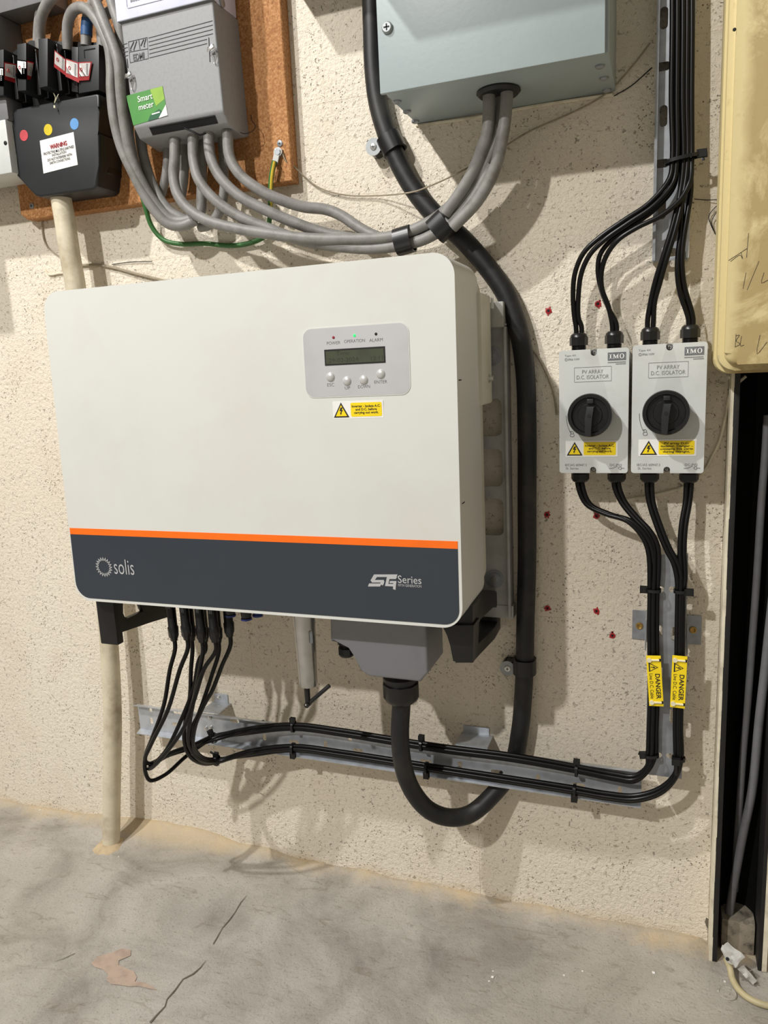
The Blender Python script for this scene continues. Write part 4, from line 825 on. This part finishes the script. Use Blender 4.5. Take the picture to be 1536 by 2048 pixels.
tie(1304, 1510, .060, (.15, 0, -1), .0095, .0085, (-1, 0), 'black cable tie at the bend of the left bundle, foot of the upright tray', (-.008, 0, .002))
tie(1357, 1517, .061, dn_, .0090, .0085, (-.3, 1), 'black cable tie at the bend of the right bundle, foot of the upright tray', (0, -.002, -.022))
tie(1153, 1540, .058, dh, .0095, .0085, (-1, .0), 'black cable tie on the upper tray bundle nearest the upright tray', (0, 0, .006))
tie(843, 1490, .060, dh, .0095, .0085, (-1, .0), 'black cable tie on the upper tray bundle just right of the thick loop', (0, 0, .006))
tie(587, 1453, .060, dh, .0095, .0085, (-1, .2), 'black cable tie on the upper tray bundle below the data stick')
tie(427, 1476, .073, (-1, 0, -.35), .0090, .0085, (-1, .2), 'black cable tie on the upper tray bundle near its left end')
tie(1149, 1581, .062, dh, .0095, .0085, (1, .2), 'black cable tie on the lower tray bundle nearest the upright tray')
tie(853, 1536, .062, dh, .0095, .0085, (1, .2), 'black cable tie on the lower tray bundle just right of the thick loop')
tie(586, 1497, .064, dh, .0095, .0085, (1, .2), 'black cable tie on the lower tray bundle below the data stick')
tie(434, 1521, .076, (-1, 0, 0), .0090, .0085, (-1, .2), 'black cable tie on the lower tray bundle near its left end', (-.012, 0, .006))
# ================================================================== DANGER TAGS
def dtag(quad, d, label, tri_red=False):
    P4 = [Q(x, y, d) for x, y in quad]; c = sum(P4, Vector())/4; u = ((P4[3]+P4[2])-(P4[0]+P4[1])).normalized(); u.y = 0; u.normalize(); v = Vector((-u.z, 0, u.x)); v = -v if v.x < 0 else v
    L = ((P4[3]+P4[2])-(P4[0]+P4[1])).length/2; W = ((P4[1]+P4[2])-(P4[0]+P4[3])).length/2; y = -d
    t = thing('danger_tag', label, 'warning tag', tuple(c), 'yellow danger tags')
    def pt(a, b): return (c.x+u.x*a*L+v.x*b*W, c.z+u.z*a*L+v.z*b*W)
    bm = B(); prism(bm, [pt(-.5, -.5), pt(.5, -.5), pt(.5, .5), pt(-.5, .5)], y+.0006, y-.0010, .0003, 1); pl = obj('tag_plate', bm, 'ylabel', t, False)
    for a in (-.42, .42):
        bm = B(); p0, p1 = pt(a, -.30), pt(a, .38); tube(bm, [Vector((p0[0], y-.002, p0[1])), Vector((p1[0], y-.002, p1[1]))], .0016, 8, 2, smooth=False); lathe(bm, (p0[0], y-.0008, p0[1]), (0, -1, 0), [(0, .0034), (.003, .0034)], 12); obj('white_tie', bm, 'nylon', t)
        bm = B(); q = pt(a, .42); box(bm, q[0]-.0015, q[0]+.0015, y-.0014, y-.0009, q[1]-.0022, q[1]+.0022); obj('tag_slot', bm, 'dark', t, False)
    yy = y-.0013
    text('DANGER', (pt(.10, .20)[0], yy, pt(.10, .20)[1]), W*.33, L*.50, 'ink', pl, normal=(u, v), bold=.02); text('Live D.C. Cable', (pt(.10, -.24)[0], yy, pt(.10, -.24)[1]), W*.24, L*.50, 'ink', pl, normal=(u, v), bold=.005)
    def tri(s, mt, e):
        bm = B(); c0 = pt(-.275, -.05); U, V = Vector((u.x, u.z)), Vector((v.x, v.z)); pts = [Vector(c0)+U*a*s+V*b*s for a, b in ((-.55, -.48), (.55, -.48), (0, .52))]
        prism(bm, [(p.x, p.y) for p in pts], y, y-e); obj('warning_triangle', bm, mt, pl, False)
    tri(W*.66, 'ink', .0012); tri(W*.46, 'ylabel', .0014)
    bm = B(); c0 = Vector(pt(-.275, -.09)); U, V = Vector((u.x, u.z)), Vector((v.x, v.z)); s = W*.26
    prism(bm, [(lambda p: (p.x, p.y))(c0+U*a*s+V*b*s) for a, b in [(-.1, .62), (.28, .62), (.08, .22), (.32, .22), (-.02, -.28), (.1, -.28), (-.12, -.62), (-.24, -.18), (-.12, -.22), (-.02, .04), (-.3, .04)]], y, y-.0016); obj('lightning_bolt', bm, 'ink', pl, False)
dtag([(1292.6,1311.8),(1321,1311),(1327.9,1413),(1298,1411)], .074, 'yellow DANGER Live D.C. Cable tag tied on the left cable bundle')
dtag([(1345,1311),(1374.7,1312.8),(1370,1416),(1339.8,1414.7)], .074, 'yellow DANGER Live D.C. Cable tag tied on the right cable bundle')
# ================================================================== METER
MD = .100
mTL, mTR, mBR, mBL = Q(241.5, 47, MD), Q(425, 0, MD), Q(447, 222, MD), Q(267, 254, MD)
mx0t, mx0b = mTL.x, mBL.x; mz0 = (mBL.z+mBR.z)/2; mz1 = (mTL.z+mTR.z)/2; mx1t, mx1b = mTR.x, mBR.x
ZT = 1.66
kx = lambda z, a, b: a + (b-a)*(mz1-z)/(mz1-mz0)
mt = thing('electricity_meter', 'grey electricity meter with green smart meter sticker on the chipboard', 'meter', ((mx0b+mx1b)/2, -.025, mz0-.02))
bm = B(); yb, yf = -.0255, -MD
prof = [(yf, mz1), (yf, mz0), (yf+.012, mz0-.016), (yb-.012, mz0-.024), (yb, mz0-.020), (yb, mz1)]
rows = []
for side in (0, 1):
    rows.append([bm.verts.new((kx(z, *((mx0t, mx0b) if side == 0 else (mx1t, mx1b))), y, z)) for y, z in prof])
n = len(prof)
for i in range(n): bm.faces.new((rows[0][i], rows[0][(i+1) % n], rows[1][(i+1) % n], rows[1][i]))
bm.faces.new(rows[0]); bm.faces.new(rows[1]); bmesh.ops.recalc_face_normals(bm, faces=bm.faces[:])
bmesh.ops.bevel(bm, geom=[e for e in bm.edges if min(v.co.y for v in e.verts) < -.03 and max(v.co.z for v in e.verts) < mz1-.001 or (abs(e.verts[0].co.y-yf) < 1e-5 and abs(e.verts[1].co.y-yf) < 1e-5 and abs(e.verts[0].co.z-e.verts[1].co.z) > .05)], offset=.0032, segments=3, profile=.6, affect='EDGES', clamp_overlap=True)
mbody = obj('meter_body', bm, 'meter', mt)
bm = B(); box(bm, kx(ZT, mx0t, mx0b)-.0015, kx(mz1, mx1t, mx1b)+.001, -MD-.004, -.030, mz1+.0008, ZT, .002); mc = obj('meter_cover', bm, 'clear', mt)
bm = B(); box(bm, mx0t-.002, mx1t+.001, -MD-.0045, -MD+.01, mz1-.0002, mz1+.0016, .0004); obj('cover_seam', bm, 'bluep' if 0 else 'imo', mc)
bm = B(); zc = mz1+.016; o1 = rrect(mx0t+.018, mx0t+.092, zc, zc+.05, .003, 3); o2 = list(reversed(rrect(mx0t+.0188, mx0t+.0912, zc+.0008, zc+.0492, .0026, 3))); fillplate(bm, o1, [o2], -MD-.0035, -MD-.0048); obj('nameplate_rim', bm, 'galv_dark', mc, False)
bm = B(); 
for k in range(12): box(bm, mx0t+.026+k*.0045, mx0t+.0292+k*.0045, -MD-.0046, -MD-.0040, zc+.008, zc+.008+random.uniform(.006, .012))
obj('small_print', bm, 'print', mc, False)
p = Q(453, 3, .075); bm = B(); lathe(bm, (mx1t+.0012, p.y, p.z), (1, 0, 0), [(0, .007), (.002, .007), (.003, .004)], 14); obj('cover_screw', bm, 'galv_dark', mt)
mq = lambda x, y, e=0: Q(x, y, MD+.0002+e)
bm = B()
cc = lambda cx, cy: (200+cx/4.8, cy/4.8)
for a, b in (((467,365),(1080,199)),((467,403),(1082,240)),((470,440),(1083,282)),((472,478),(1084,323)),((473,517),(1027,377)),((474,556),(1027,418)),((215,430),(262,417)),((217,468),(265,455)),((218,506),(268,493)),((220,544),(270,531))):
    p, q_ = mq(*cc(*a)), mq(*cc(*b)); tube(bm, [p, q_], .0006, 4, 2, smooth=False)
obj('embossed_lines', bm, 'groove', mbody)
def mquad(name, pts, mat, par, e0=-.001, e1=.0005, dd=None):
    d = dd or MD; bm = B(); v = [Q(x, y, d+e1) for x, y in pts]; w_ = [Q(x, y, d+e1) + Vector((0, e1-e0, 0)) for x, y in pts]; a = [bm.verts.new(p) for p in v]; b = [bm.verts.new(p) for p in w_]; bm.faces.new(a); bm.faces.new(b); m = len(a)
    for i in range(m): bm.faces.new((a[i], a[(i+1) % m], b[(i+1) % m], b[i]))
    return obj(name, bm, mat, par, False)
def mline(pts, r=.0006, mat='groove', name='embossed_emblem', par=None):
    bm = B(); tube(bm, [mq(*cc(*p)) for p in pts], r, 4, 2, smooth=False); return obj(name, bm, mat, par or mbody)
mline([(273,402),(452,360),(465,562),(290,602),(273,402)]); mline([(283,500),(457,468)])
for a, b in (((325,400),(292,470)),((352,394),(328,468)),((420,378),(392,440)),((440,372),(424,430))): mline([a, b], .0011)
mline([(372,385),(384,470)], .0008)
for c0 in ((293,480),(325,475),(424,443)):
    bm = B(); p = mq(*cc(*c0)); lathe(bm, p, (0, -1, 0), [(0, .0016), (.0006, .0012)], 12); obj('embossed_emblem', bm, 'groove', mbody)
uv = lambda q: ((lambda a, b: (b-a).normalized())(mq(*q[0]), mq(*q[1])))
uM = (mq(447,221)-mq(267,253)).normalized(); uM.y = 0; vM = Vector((0.0, 0, 1))
text('EDMI', mq(*cc(370, 540), .0006), .0095, .0215, 'groove', mbody, bold=.02, normal=(Vector((1, 0, .0)), vM))
# sealing slots with twisted wire seals
for (x0, y0, x1, y1, sx, sy) in ((417.5,75,420,124,421,99), (254,117.5,256,136,256,153)):
    mquad('seal_slot', [(x0-.9, y0), (x0+.9, y0), (x1+.9, y1), (x1-.9, y1)], 'dark', mbody, -.001, .0003)
    c = mq(sx, sy, .004); bm = B(); tube(bm, [c+Vector(v) for v in ((-.006, 0, -.002), (-.002, -.003, .003), (.003, -.002, -.003), (.007, -.002, .006), (.009, .0, -.012), (.004, .001, -.020), (.001, 0, -.006))], .0007, 6, 5); obox(bm, c+Vector((.002, -.002, .001)), (1, 0, .6), (0, 1, 0), (-.6, 0, 1), .0048, .0015, .0028, .001); obj('wire_seal', bm, 'zinc', mt)
# green sticker
gq = [(252,191.7),(325,172),(335,231),(266.7,251)]
stk = mquad('green_sticker', gq, 'green', mt, -.001, .0006)
mquad('sticker_dark_area', [(300,231),(318,218),(334.8,229),(334.6,231),(296,242.3)], 'dgreen', stk, -.0002, .0009); mquad('sticker_corner', [(331.5,209),(335,230.5),(317.5,236)], 'paper', stk, -.0002, .0011)  # darker green area and white corner of the sticker
mquad('sticker_tint', [(300,179),(324.6,172.4),(329,198),(312,212)], 'lime', stk, -.0002, .0008)
gu = (mq(325,172)-mq(252,191.7)); gu.y = 0; gu.normalize(); gv = Vector((-gu.z, 0, gu.x)); gv = gv if gv.z > 0 else -gv
text('Smart\nmeter', mq(291, 203, .0012), .0215, .0295, 'paper', stk, normal=(gu, gv), bold=.006)
mquad('sticker_logo', [(303.5,227.5),(319,222.8),(319.6,225),(304,229.8)], 'paper', stk, 0, .0012)
# black slot on the meter chin
c0, c1 = Q(303, 261, .091), Q(436, 238, .091); u = (c1-c0); bm = B(); cen = (c0+c1)/2
lean_v = Vector((0, .012, -.016)).normalized(); obox(bm, Vector((cen.x, -MD+.0065, mz0-.0080)), (1, 0, 0), (0, -.8, -.6), lean_v, u.length/2*.97, .0012, .0055, .001); obj('chin_slot', bm, 'dark', mt)
bm = B(); tube(bm, [Q(369, 256, .098), Q(385, 263, .10), Q(400, 270, .096), Q(412, 266, .09)], .0016, 6, 4); obj('tie_loop', bm, 'gland', mt)
bm = B(); tube(bm, [Q(470, 255, .06), Q(485, 267, .05), Q(504, 263, .05), Q(511, 252, .04), Q(503, 240, .03), Q(502, 230, .028)], .0006, 5, 4); obj('seal_thread', bm, 'dark', mt)
# ================================================================== CUT-OUT AND FUSES
cut = thing('service_cutout', 'black service cut-out with white warning sticker and three coloured dots on the chipboard', 'cut-out', (-1.05, -.025, 1.33))
CD = .085
def poly(name, pts, d1, d0, mat, par, bev=0, seg=2):
    q = [Q(x, y, d1) for x, y in pts]; bm = B(); prism(bm, [(p.x, p.z) for p in q], -d0, -d1, bev, seg); return obj(name, bm, mat, par)
shield = poly('cutout_shield', [(24,228),(30,218),(192,187),(198,189),(199,214),(195,222),(193,262),(199,268),(197,330),(193,372),(186,379),(80,394),(70,391),(33,351),(31,322),(37,315),(37,308),(28,301),(24,262)], CD, .0255, 'blk2', cut, .004, 3)
poly('shield_step', [(196,268),(204,268),(212,280),(216,345),(196,378),(192,372)], .062, .0255, 'black', cut, .003)
poly('cutout_base', [(18,222),(214,186),(220,92),(196,84),(60,80),(16,110)], .060, .0255, 'black', cut, .002)
# neutral block
nb = poly('neutral_block', [(143,93),(156,94),(156,185),(143,183)], .075, .058, 'black', cut, .001); poly('neutral_block', [(156.5,93),(197.5,88),(198,180),(157,187)], .084, .058, 'blk2', cut, .002)
bm = B(); tube(bm, [Q(x, y, .0845) for x, y in ((169,116),(168,100),(190,96.5))], .0008, 5, 2, smooth=False); obj('moulded_mark', bm, 'dark', cut)
fuses = []
for pts, lb in (([(-34,106),(7,98),(7,190),(-34,196)], 'black fuse carrier at the left picture edge with red and white seal'), ([(33.5,88),(52,85),(52,181),(35,182)], 'black fuse carrier second from the left with red and white seal'), ([(76,77),(95,76),(95,172),(78,176)], 'tall black fuse carrier nearest the grey cables with torn paper seal')):
    p = [Q(x, y, .105) for x, y in pts]; th = thing('fuse_carrier', lb, 'fuse carrier', (sum(v.x for v in p)/4, -.06, min(v.z for v in p)), 'black fuse carriers on the cut-out')
    bm = B(); prism(bm, [(v.x, v.z) for v in p], -.0605, -.105, .002); obj('carrier_body', bm, 'blk2', th)
    xs = max(v.x for v in p); z0_, z1_ = min(v.z for v in p), max(v.z for v in p); bm = B(); box(bm, xs-.004, xs+.003, -.088, -.0605, z0_-.004, z1_-.006, .001); box(bm, xs-.004, xs+.006, -.074, -.0605, z0_-.006, z1_-.012, .001); obj('carrier_grip', bm, 'black', th)
    fuses.append((th, xs))
def strap(par, quad, ds, label=None, white=True, bot=.78):
    V = [Q(x, y, d) for (x, y), d in zip(quad, ds)]; bm = B(); vs = [bm.verts.new(v) for v in V]; bm.faces.new(vs); bmesh.ops.solidify(bm, geom=bm.faces[:], thickness=.0005); o = obj('paper_seal', bm, 'tape', par, False)
    if white:
        L = lambda a, b, t: a*(1-t)+b*t; nrm = (V[1]-V[0]).cross(V[3]-V[0]).normalized(); nrm = nrm if nrm.y < 0 else -nrm
        W_ = [L(L(V[0], V[3], .07), L(V[1], V[2], .07), .05), L(L(V[0], V[3], .07), L(V[1], V[2], .07), .92), L(L(V[0], V[3], bot), L(V[1], V[2], bot), .92), L(L(V[0], V[3], bot), L(V[1], V[2], bot), .05)]
        bm = B(); bm.faces.new([bm.verts.new(v+nrm*.0007) for v in W_]); bmesh.ops.solidify(bm, geom=bm.faces[:], thickness=.0003); obj('seal_print', bm, 'paper', o, False)
        u = (W_[1]-W_[0]).normalized(); v = (W_[0]-W_[3]).normalized(); bm = B()
        cc_ = (W_[0]+W_[2])/2 + nrm*.0012
        for k in range(7): obox(bm, cc_+u*(W_[1]-W_[0]).length*.28+v*(k-3)*.0026, u, nrm, v, .0012, .0002, .0008)
        obj('printed_marks', bm, 'print', o, False)
        ring = B(); c3 = cc_-u*(W_[1]-W_[0]).length*.22; tube(ring, [c3+u*.0018*math.cos(a)+v*.0026*math.sin(a) for a in [2*math.pi*i/10 for i in range(11)]], .0005, 4, 2, smooth=False, cap=False); obj('printed_ring', ring, 'tape', o, False)
f0, f1, f2 = [f[0] for f in fuses]
strap(f0, [(-6,134),(7.5,135),(7.5,172),(-6,171)], [.1065]*4); strap(f0, [(8,124),(33,128),(34,167),(9,159)], [.1055,.085,.085,.1055])
strap(f1, [(34.5,119),(54,121.5),(54,158),(35,157)], [.1065]*4); strap(f1, [(54,121.5),(67.5,125),(61.5,161),(54,158)], [.1062,.094,.094,.1062])
strap(f2, [(109,100),(132,119),(131,151),(108,134)], [.098,.090,.090,.098]); strap(f2, [(132,117),(158,125),(158,165.5),(131,153)], [.091,.087,.087,.091]); strap(f2, [(158,124),(184,123),(178,160),(158,161.5)], [.0872,.0868,.0868,.0872])
bm = B(); tube(bm, [Q(107, 186, .09), Q(111, 196, .091), Q(109, 206, .09), Q(113, 197, .09), Q(117, 188, .088)], .0006, 5, 4); lathe(bm, Q(109, 211, .091), (0, 0, -1), [(0, .0015), (.004, .0018)], 8); obj('wire_seal', bm, 'nylon', cut)
for (px, py), m_ in (((48,271), 'reddot'), ((96.5,259.5), 'yel'), ((149,248), 'blue')):
    c = Q(px, py, CD); bm = B(); lathe(bm, (c.x, -CD+.0005, c.z), (0, -1, 0), [(0, .0092), (.0010, .0092), (.0010, .0085)], 26); obj('coloured_dot', bm, m_, shield)
wl = mquad('warning_sticker', [(79.5,281.5),(147,264),(155.5,329.5),(87,347)], 'paper', cut, -.0005, .0006, CD)
wq = [Q(*p, CD+.0012) for p in ((79.5,281.5),(147,264),(155.5,329.5),(87,347))]
wu = ((wq[1]-wq[0])+(wq[2]-wq[3])).normalized(); wv = ((wq[0]-wq[3])+(wq[1]-wq[2])).normalized(); L_ = (wq[1]-wq[0]).length
def wt(body, px, py, h, wd, mt_, b=0): text(body, Q(px, py, CD+.0013), h, L_*wd, mt_, wl, normal=(wu, wv), bold=b)
wt('WARNING', 116.5, 290, .0078, .50, 'warn', .03); wt('PROTECTIVE MULTIPLE EARTHED', 117, 300.5, .0046, .90, 'ink', .01); wt('INSTALLATION', 118, 307, .0040, .42, 'ink', .01); wt('DO NOT INTERFERE WITH', 119, 314.5, .0044, .72, 'ink', .01); wt('EARTH CONNECTIONS', 119.5, 321.5, .0042, .60, 'ink', .01)
# ================================================================== GREY TAILS
RT = .0088
def tail(pts, label, r=RT, extra=None, group='grey meter tails', mat='tail'):
    P_ = pp(pts); bm = B(); tube(bm, P_, r, 14, 5); o = obj('meter_tail', bm, mat, None, True, origin=P_[0]); return tag(o, label, 'cable', group)
tail([(82,100,.070),(80,74,.072),(82,40,.078),(92,12,.085),(112,-12,.09),(150,-40,.09)], 'grey cable arching from the tall fuse carrier out of the top edge')
tail([(76,95,.05),(77,60,.052),(82,20,.056),(92,-20,.06)], 'grey cable rising behind the tall fuse carrier')
tail([(136,100,.068),(135,80,.070),(136,45,.076),(146,22,.082),(160,15,.086),(176,20,.09),(192,38,.094),(207,65,.096),(219,98,.098),(223,140,.098),(223,180,.098),(229,240,.096),(243,295,.092),(268,350,.086),(300,408,.076),(334,446,.066),(362,452,.058),(392,440,.050)], 'grey cable arching from the middle of the cut-out and down to the lowest bend')
tail([(172,92,.066),(173,60,.066),(176,30,.066),(186,8,.07),(205,-20,.075)], 'grey cable with blue sleeve rising from the cut-out')
P_ = pp([(173,72,.066),(173.5,55,.066),(175,38,.066)]); bm = B(); tube(bm, P_, RT+.0008, 14, 3); tag(obj('blue_sleeve', bm, 'sleeve', None, True), 'blue tape sleeve on the grey cable above the cut-out', 'cable sleeve')
tail([(205,95,.055),(203,70,.056),(203,45,.058),(212,28,.062),(226,26,.066),(240,44,.068),(250,80,.066)], 'grey cable looping low behind the others beside the clear meter cover')
tail([(176,-30,.10),(192,4,.10),(207,43,.104),(224,85,.106),(237,125,.106),(242,190,.102),(249,250,.096),(262,310,.088),(283,362,.080),(312,408,.068),(345,440,.058),(378,440,.052),(400,425,.046),(403,395,.045),(404,330,.045),(410,262,.048)], 'grey cable passing in front of the cut-out and back up into the meter')
tail([(215,-30,.088),(226,12,.088),(238,50,.088),(247,110,.084),(250,190,.080),(256,260,.074),(270,330,.070),(292,382,.062),(318,418,.056),(345,436,.050)], 'grey cable nearest the meter side descending to the lowest bend')
tail([(240,-20,.065),(244,15,.065),(247,50,.064),(248,120,.058),(249,200,.054)], 'grey cable tucked behind beside the meter cover')
tail([(279,262,.050),(285,304,.052),(300,356,.055),(317,393,.056),(342,424,.054),(376,443,.048)], 'grey cable leaving the meter at its left bottom corner')
tail([(334,262,.040),(335,324,.042),(331,356,.042),(322,390,.038),(312,410,.034)], 'short grey cable second from the left under the meter', .0080)
tail([(350,264,.072),(349,320,.074),(347,350,.075),(354,386,.078),(376,417,.080),(414,441,.080),(463,455,.078),(525,466,.074),(620,477,.068),(700,478,.064),(760,476,.062),(805,468,.060),(848,450,.060),(884,427,.062),(921,388,.066),(950,335,.074),(970,280,.084)], 'grey cable from the meter centre sweeping to the box, lying on top', RT)
tail([(368,262,.044),(369,324,.044),(367,361,.044),(363,392,.040)], 'short grey cable ending behind the sweeping ones', .0080)
tail([(386,262,.070),(387,318,.072),(397,358,.076),(427,397,.076),(475,431,.072),(537,457,.064),(600,480,.058),(660,491,.058),(740,497,.058),(800,491,.058),(852,477,.060),(900,446,.062),(948,395,.068),(985,330,.078)], 'grey cable sweeping to the box along the bottom of the bundle', RT)
tail([(417,262,.070),(420,308,.072),(436,348,.074),(476,390,.072),(527,418,.066),(586,444,.056),(650,466,.046),(720,478,.044),(790,474,.042),(840,462,.044),(880,438,.048),(918,400,.056),(945,352,.066)], 'grey cable third from the right under the meter, sweeping behind the bundle', RT)
tail([(444,262,.044),(448,330,.046),(448,385,.044),(438,425,.040),(418,450,.034),(400,455,.03)], 'short grey cable curling back behind the rightmost one', .0080)
tail([(455,262,.068),(459,312,.070),(478,347,.070),(520,380,.066),(568,402,.056),(608,414,.044),(652,419,.034),(684,432,.032),(718,455,.034),(756,474,.038),(800,481,.040),(850,468,.046),(888,446,.052),(925,412,.058),(958,362,.068)], 'grey cable leaving the meter at the right and bending over in a hump', RT)
def box_entry(lst):
    for i, (pts, ofs, lb, r, m_) in enumerate(lst):
        P_ = pp(pts)+[Vector((GX+ofs[0], GY+ofs[1], Bz-.012)), Vector((GX+ofs[0], GY+ofs[1], Bz+.010))]; bm = B(); tube(bm, P_, r, 14, 5); tag(obj('meter_tail', bm, m_, None, True, origin=P_[0]), lb, 'cable', 'grey meter tails')
box_entry([([(905,455,.070),(955,402,.076),(988,342,.084),(1005,273,.092)], (.0125, -.006), 'right grey cable of the pair entering the blue-grey box', RT, 'tail'),
           ([(890,428,.070),(941,352,.078),(973,273,.090)], (-.0125, -.006), 'left grey cable of the pair entering the blue-grey box', RT, 'tail'),
           ([(896,440,.058),(950,372,.066),(984,300,.080)], (.001, .010), 'darker grey cable behind the pair entering the blue-grey box', .0082, 'tail')])
# black straps round the tails
for px, py, tdir, a, lb in ((809, 481, (-1, 0, -.16), .0185, 'black strap round the grey cables just above the inverter'), (882, 453, (-.85, .02, -.62), .0185, 'black strap round the grey cables where they cross the thick cable')):
    c = Q(px, py, .060); bm = B(); band(bm, c, tdir, a, .0175, .026, .0020, 32); tag(obj('cable_strap', bm, 'gland', None, True, origin=c), lb, 'strap')
# earth cables
def colcable(pts, r, mat, name, label, cat='earth cable', group=None):
    P_ = pp(pts); bm = B(); tube(bm, P_, r, 10, 5); return tag(obj(name, bm, mat, None, True, origin=P_[0]), label, cat, group)
e1_ = colcable([(549,322,.036),(543,352,.036),(541,385,.034),(541,410,.030),(539,440,.022),(531,470,.012),(512,482,.010),(480,490,.009),(452,491,.009),(408,487,.009),(360,488,.010),(326,479,.012),(303,452,.018),(291,415,.028),(278,370,.036),(268,320,.040),(263,270,.045),(262,200,.045)], .0042, 'earth', 'earth_cable', 'green and yellow earth cable looping below the meter tails to the board corner')
P_ = [p+Vector((.0022, -.0024, 0)) for p in pp([(548,324,.036),(543,352,.036),(541,385,.034),(541,408,.030),(540,432,.023)])]; bm = B(); tube(bm, P_, .0024, 8, 5); obj('yellow_stripe', bm, 'earthy', e1_)
P_ = [p+Vector((.0012, -.003, 0)) for p in pp([(268,320,.040),(264,270,.045),(262,215,.045)])]; bm = B(); tube(bm, P_, .002, 8, 5); obj('yellow_stripe', bm, 'earthy', e1_)
c = Q(556, 304, .03); et = thing('earth_terminal', 'small corroded earth terminal screwed at the right edge of the chipboard', 'terminal', (c.x, -.025, c.z-.01))
bm = B(); lathe(bm, (c.x, -.0252, c.z), (0, -1, 0), [(0, .008), (.002, .008), (.002, .0055), (.008, .0055)], 6); obj('terminal_bolt', bm, 'galv_dark', et)
bm = B(); obox(bm, (c.x-.003, -.031, c.z-.007), (.35, 0, 1), (0, 1, 0), (1, 0, -.35), .010, .0014, .004, .001); lathe(bm, (c.x, -.029, c.z), (0, -1, 0), [(0, .0075), (.0022, .0075)], 16); obj('cable_lug', bm, 'zinc', et)
# ================================================================== COLUMN CABLES, PAPER, FLOOR CABLE
def inner(pts, r, label):
    P_ = pp(pts); bm = B(); tube(bm, P_, r, 12, 5); tag(obj('column_cable', bm, 'tail2', None, True, origin=P_[0]), label, 'cable', 'grey cables inside the steel column')
inner([(1535,830,-.016),(1531,900,-.016),(1523,1004,-.016),(1514,1150,-.016),(1504,1290,-.016),(1496,1400,-.018),(1487,1500,-.02),(1480,1600,-.022),(1473,1700,-.026),(1470,1780,-.03)], .0056, 'thinner grey cable inside the black column, left of the other')
inner([(1551,1150,-.004),(1542,1230,-.004),(1530,1340,-.004),(1518,1444,-.004),(1504,1582,-.006),(1486,1669,-.008),(1467,1772,-.010),(1456,1840,-.014),(1450,1875,-.020)], .0068, 'thicker grey cable inside the black column curving left at the bottom')
def fpt(px, py, z): return F(px, py, z)
P_ = [fpt(1452,1915,.030), fpt(1460,1936,.018), fpt(1465,1958,.010), fpt(1478,1980,.006), fpt(1500,1998,.005), fpt(1526,2009,.005), fpt(1560,2014,.005), fpt(1620,2012,.005)]
bm = B(); tube(bm, P_, .0050, 12, 6); tag(obj('floor_cable', bm, 'ycable', None, True, origin=P_[3]), 'yellowed cable lying on the floor and running out of the bottom right corner', 'cable')
lab_ = thing('paper_label', 'crumpled white paper label wrapped round the yellowed cable at the column foot', 'label', tuple(fpt(1470, 1930, .02)))
def crumple(name, quad, seed, nx=13, nz=9, amp=.004):
    bm = B(); V = [Vector(v) for v in quad]; nrm = (V[1]-V[0]).cross(V[3]-V[0]).normalized(); g = []
    for i in range(nx+1):
        for j in range(nz+1):
            a, b = i/nx, j/nz; p = V[0].lerp(V[1], a).lerp(V[3].lerp(V[2], a), b); p = p + nrm*mn.noise(p*90+Vector((seed, 0, 0)))*amp*1.6 + Vector((mn.noise(p*70+Vector((0, seed, 0))), 0, mn.noise(p*70+Vector((0, 0, seed)))))*amp*.5; g.append(bm.verts.new(p))
    for i in range(nx):
        for j in range(nz): a = i*(nz+1)+j; bm.faces.new((g[a], g[a+nz+1], g[a+nz+2], g[a+1]))
    bmesh.ops.solidify(bm, geom=bm.faces[:], thickness=.0004); return obj(name, bm, 'paper', lab_, True, angle=25)
pl1 = crumple('paper_flap', [fpt(1440,1897,.05), fpt(1455,1884,.058), fpt(1491,1914,.048), fpt(1470,1936,.034)], 1)
pl2 = crumple('paper_flap', [fpt(1440,1897,.05), fpt(1446,1889,.055), fpt(1470,1930,.035), fpt(1455,1925,.030)], 4, 4, 4, .003)
crumple('paper_flap', [fpt(1472,1936,.026), fpt(1488,1930,.030), fpt(1513,1962,.010), fpt(1506,1970,.004)], 7)
crumple('paper_flap', [fpt(1452,1930,.022), fpt(1456,1928,.024), fpt(1459,1946,.008), fpt(1454,1942,.008)], 9, 3, 3, .002)
c = fpt(1455, 1918, .05); bm = B(); lathe(bm, c, (0, -1, .6), [(0, .0028), (.001, .0028), (.001, .0018)], 12); obj('paper_eyelet', bm, 'dark', lab_)
c = fpt(1455, 1988, .0); bm = B(); q1 = [(c.x+.0125*math.cos(a), c.y+.0125*math.sin(a)) for a in [2*math.pi*i/28 for i in range(28)]]
lathe(bm, (c.x, c.y, -.001), (0, 0, 1), [(0, .0135), (.0028, .0135), (.0036, .0125), (.0026, .0115), (.0026, .004), (.0038, .0035), (.0038, .001)], 28); tag(obj('floor_washer', bm, 'floor', None), 'flat round disc set in the concrete just left of the yellowed floor cable', 'disc')
for px, py, s in ((1307,1945,.0022),(985,1952,.0022),(978,1960,.0014),(986,1940,.0012),(1128,1950,.0014),(1165,1942,.0014),(81,1625,.0016),(1438,1982,.0018),(1444,1990,.0014),(1450,1962,.0016),(238,1717,.0012)):
    c = F(px, py, .001); bm = B(); box(bm, c.x-s, c.x+s*1.1, c.y-s, c.y+s*.8, floor_h(c.x, c.y)-.0003, floor_h(c.x, c.y)+s*.9, s*.35, 1)
    for v in bm.verts: v.co += Vector((mn.noise(v.co*900), mn.noise(v.co*800), 0))*s*.5
    tag(obj('plaster_chip', bm, 'paper', None), 'tiny white plaster chip lying on the concrete floor', 'debris', 'white plaster chips on the floor')
bake_texts()
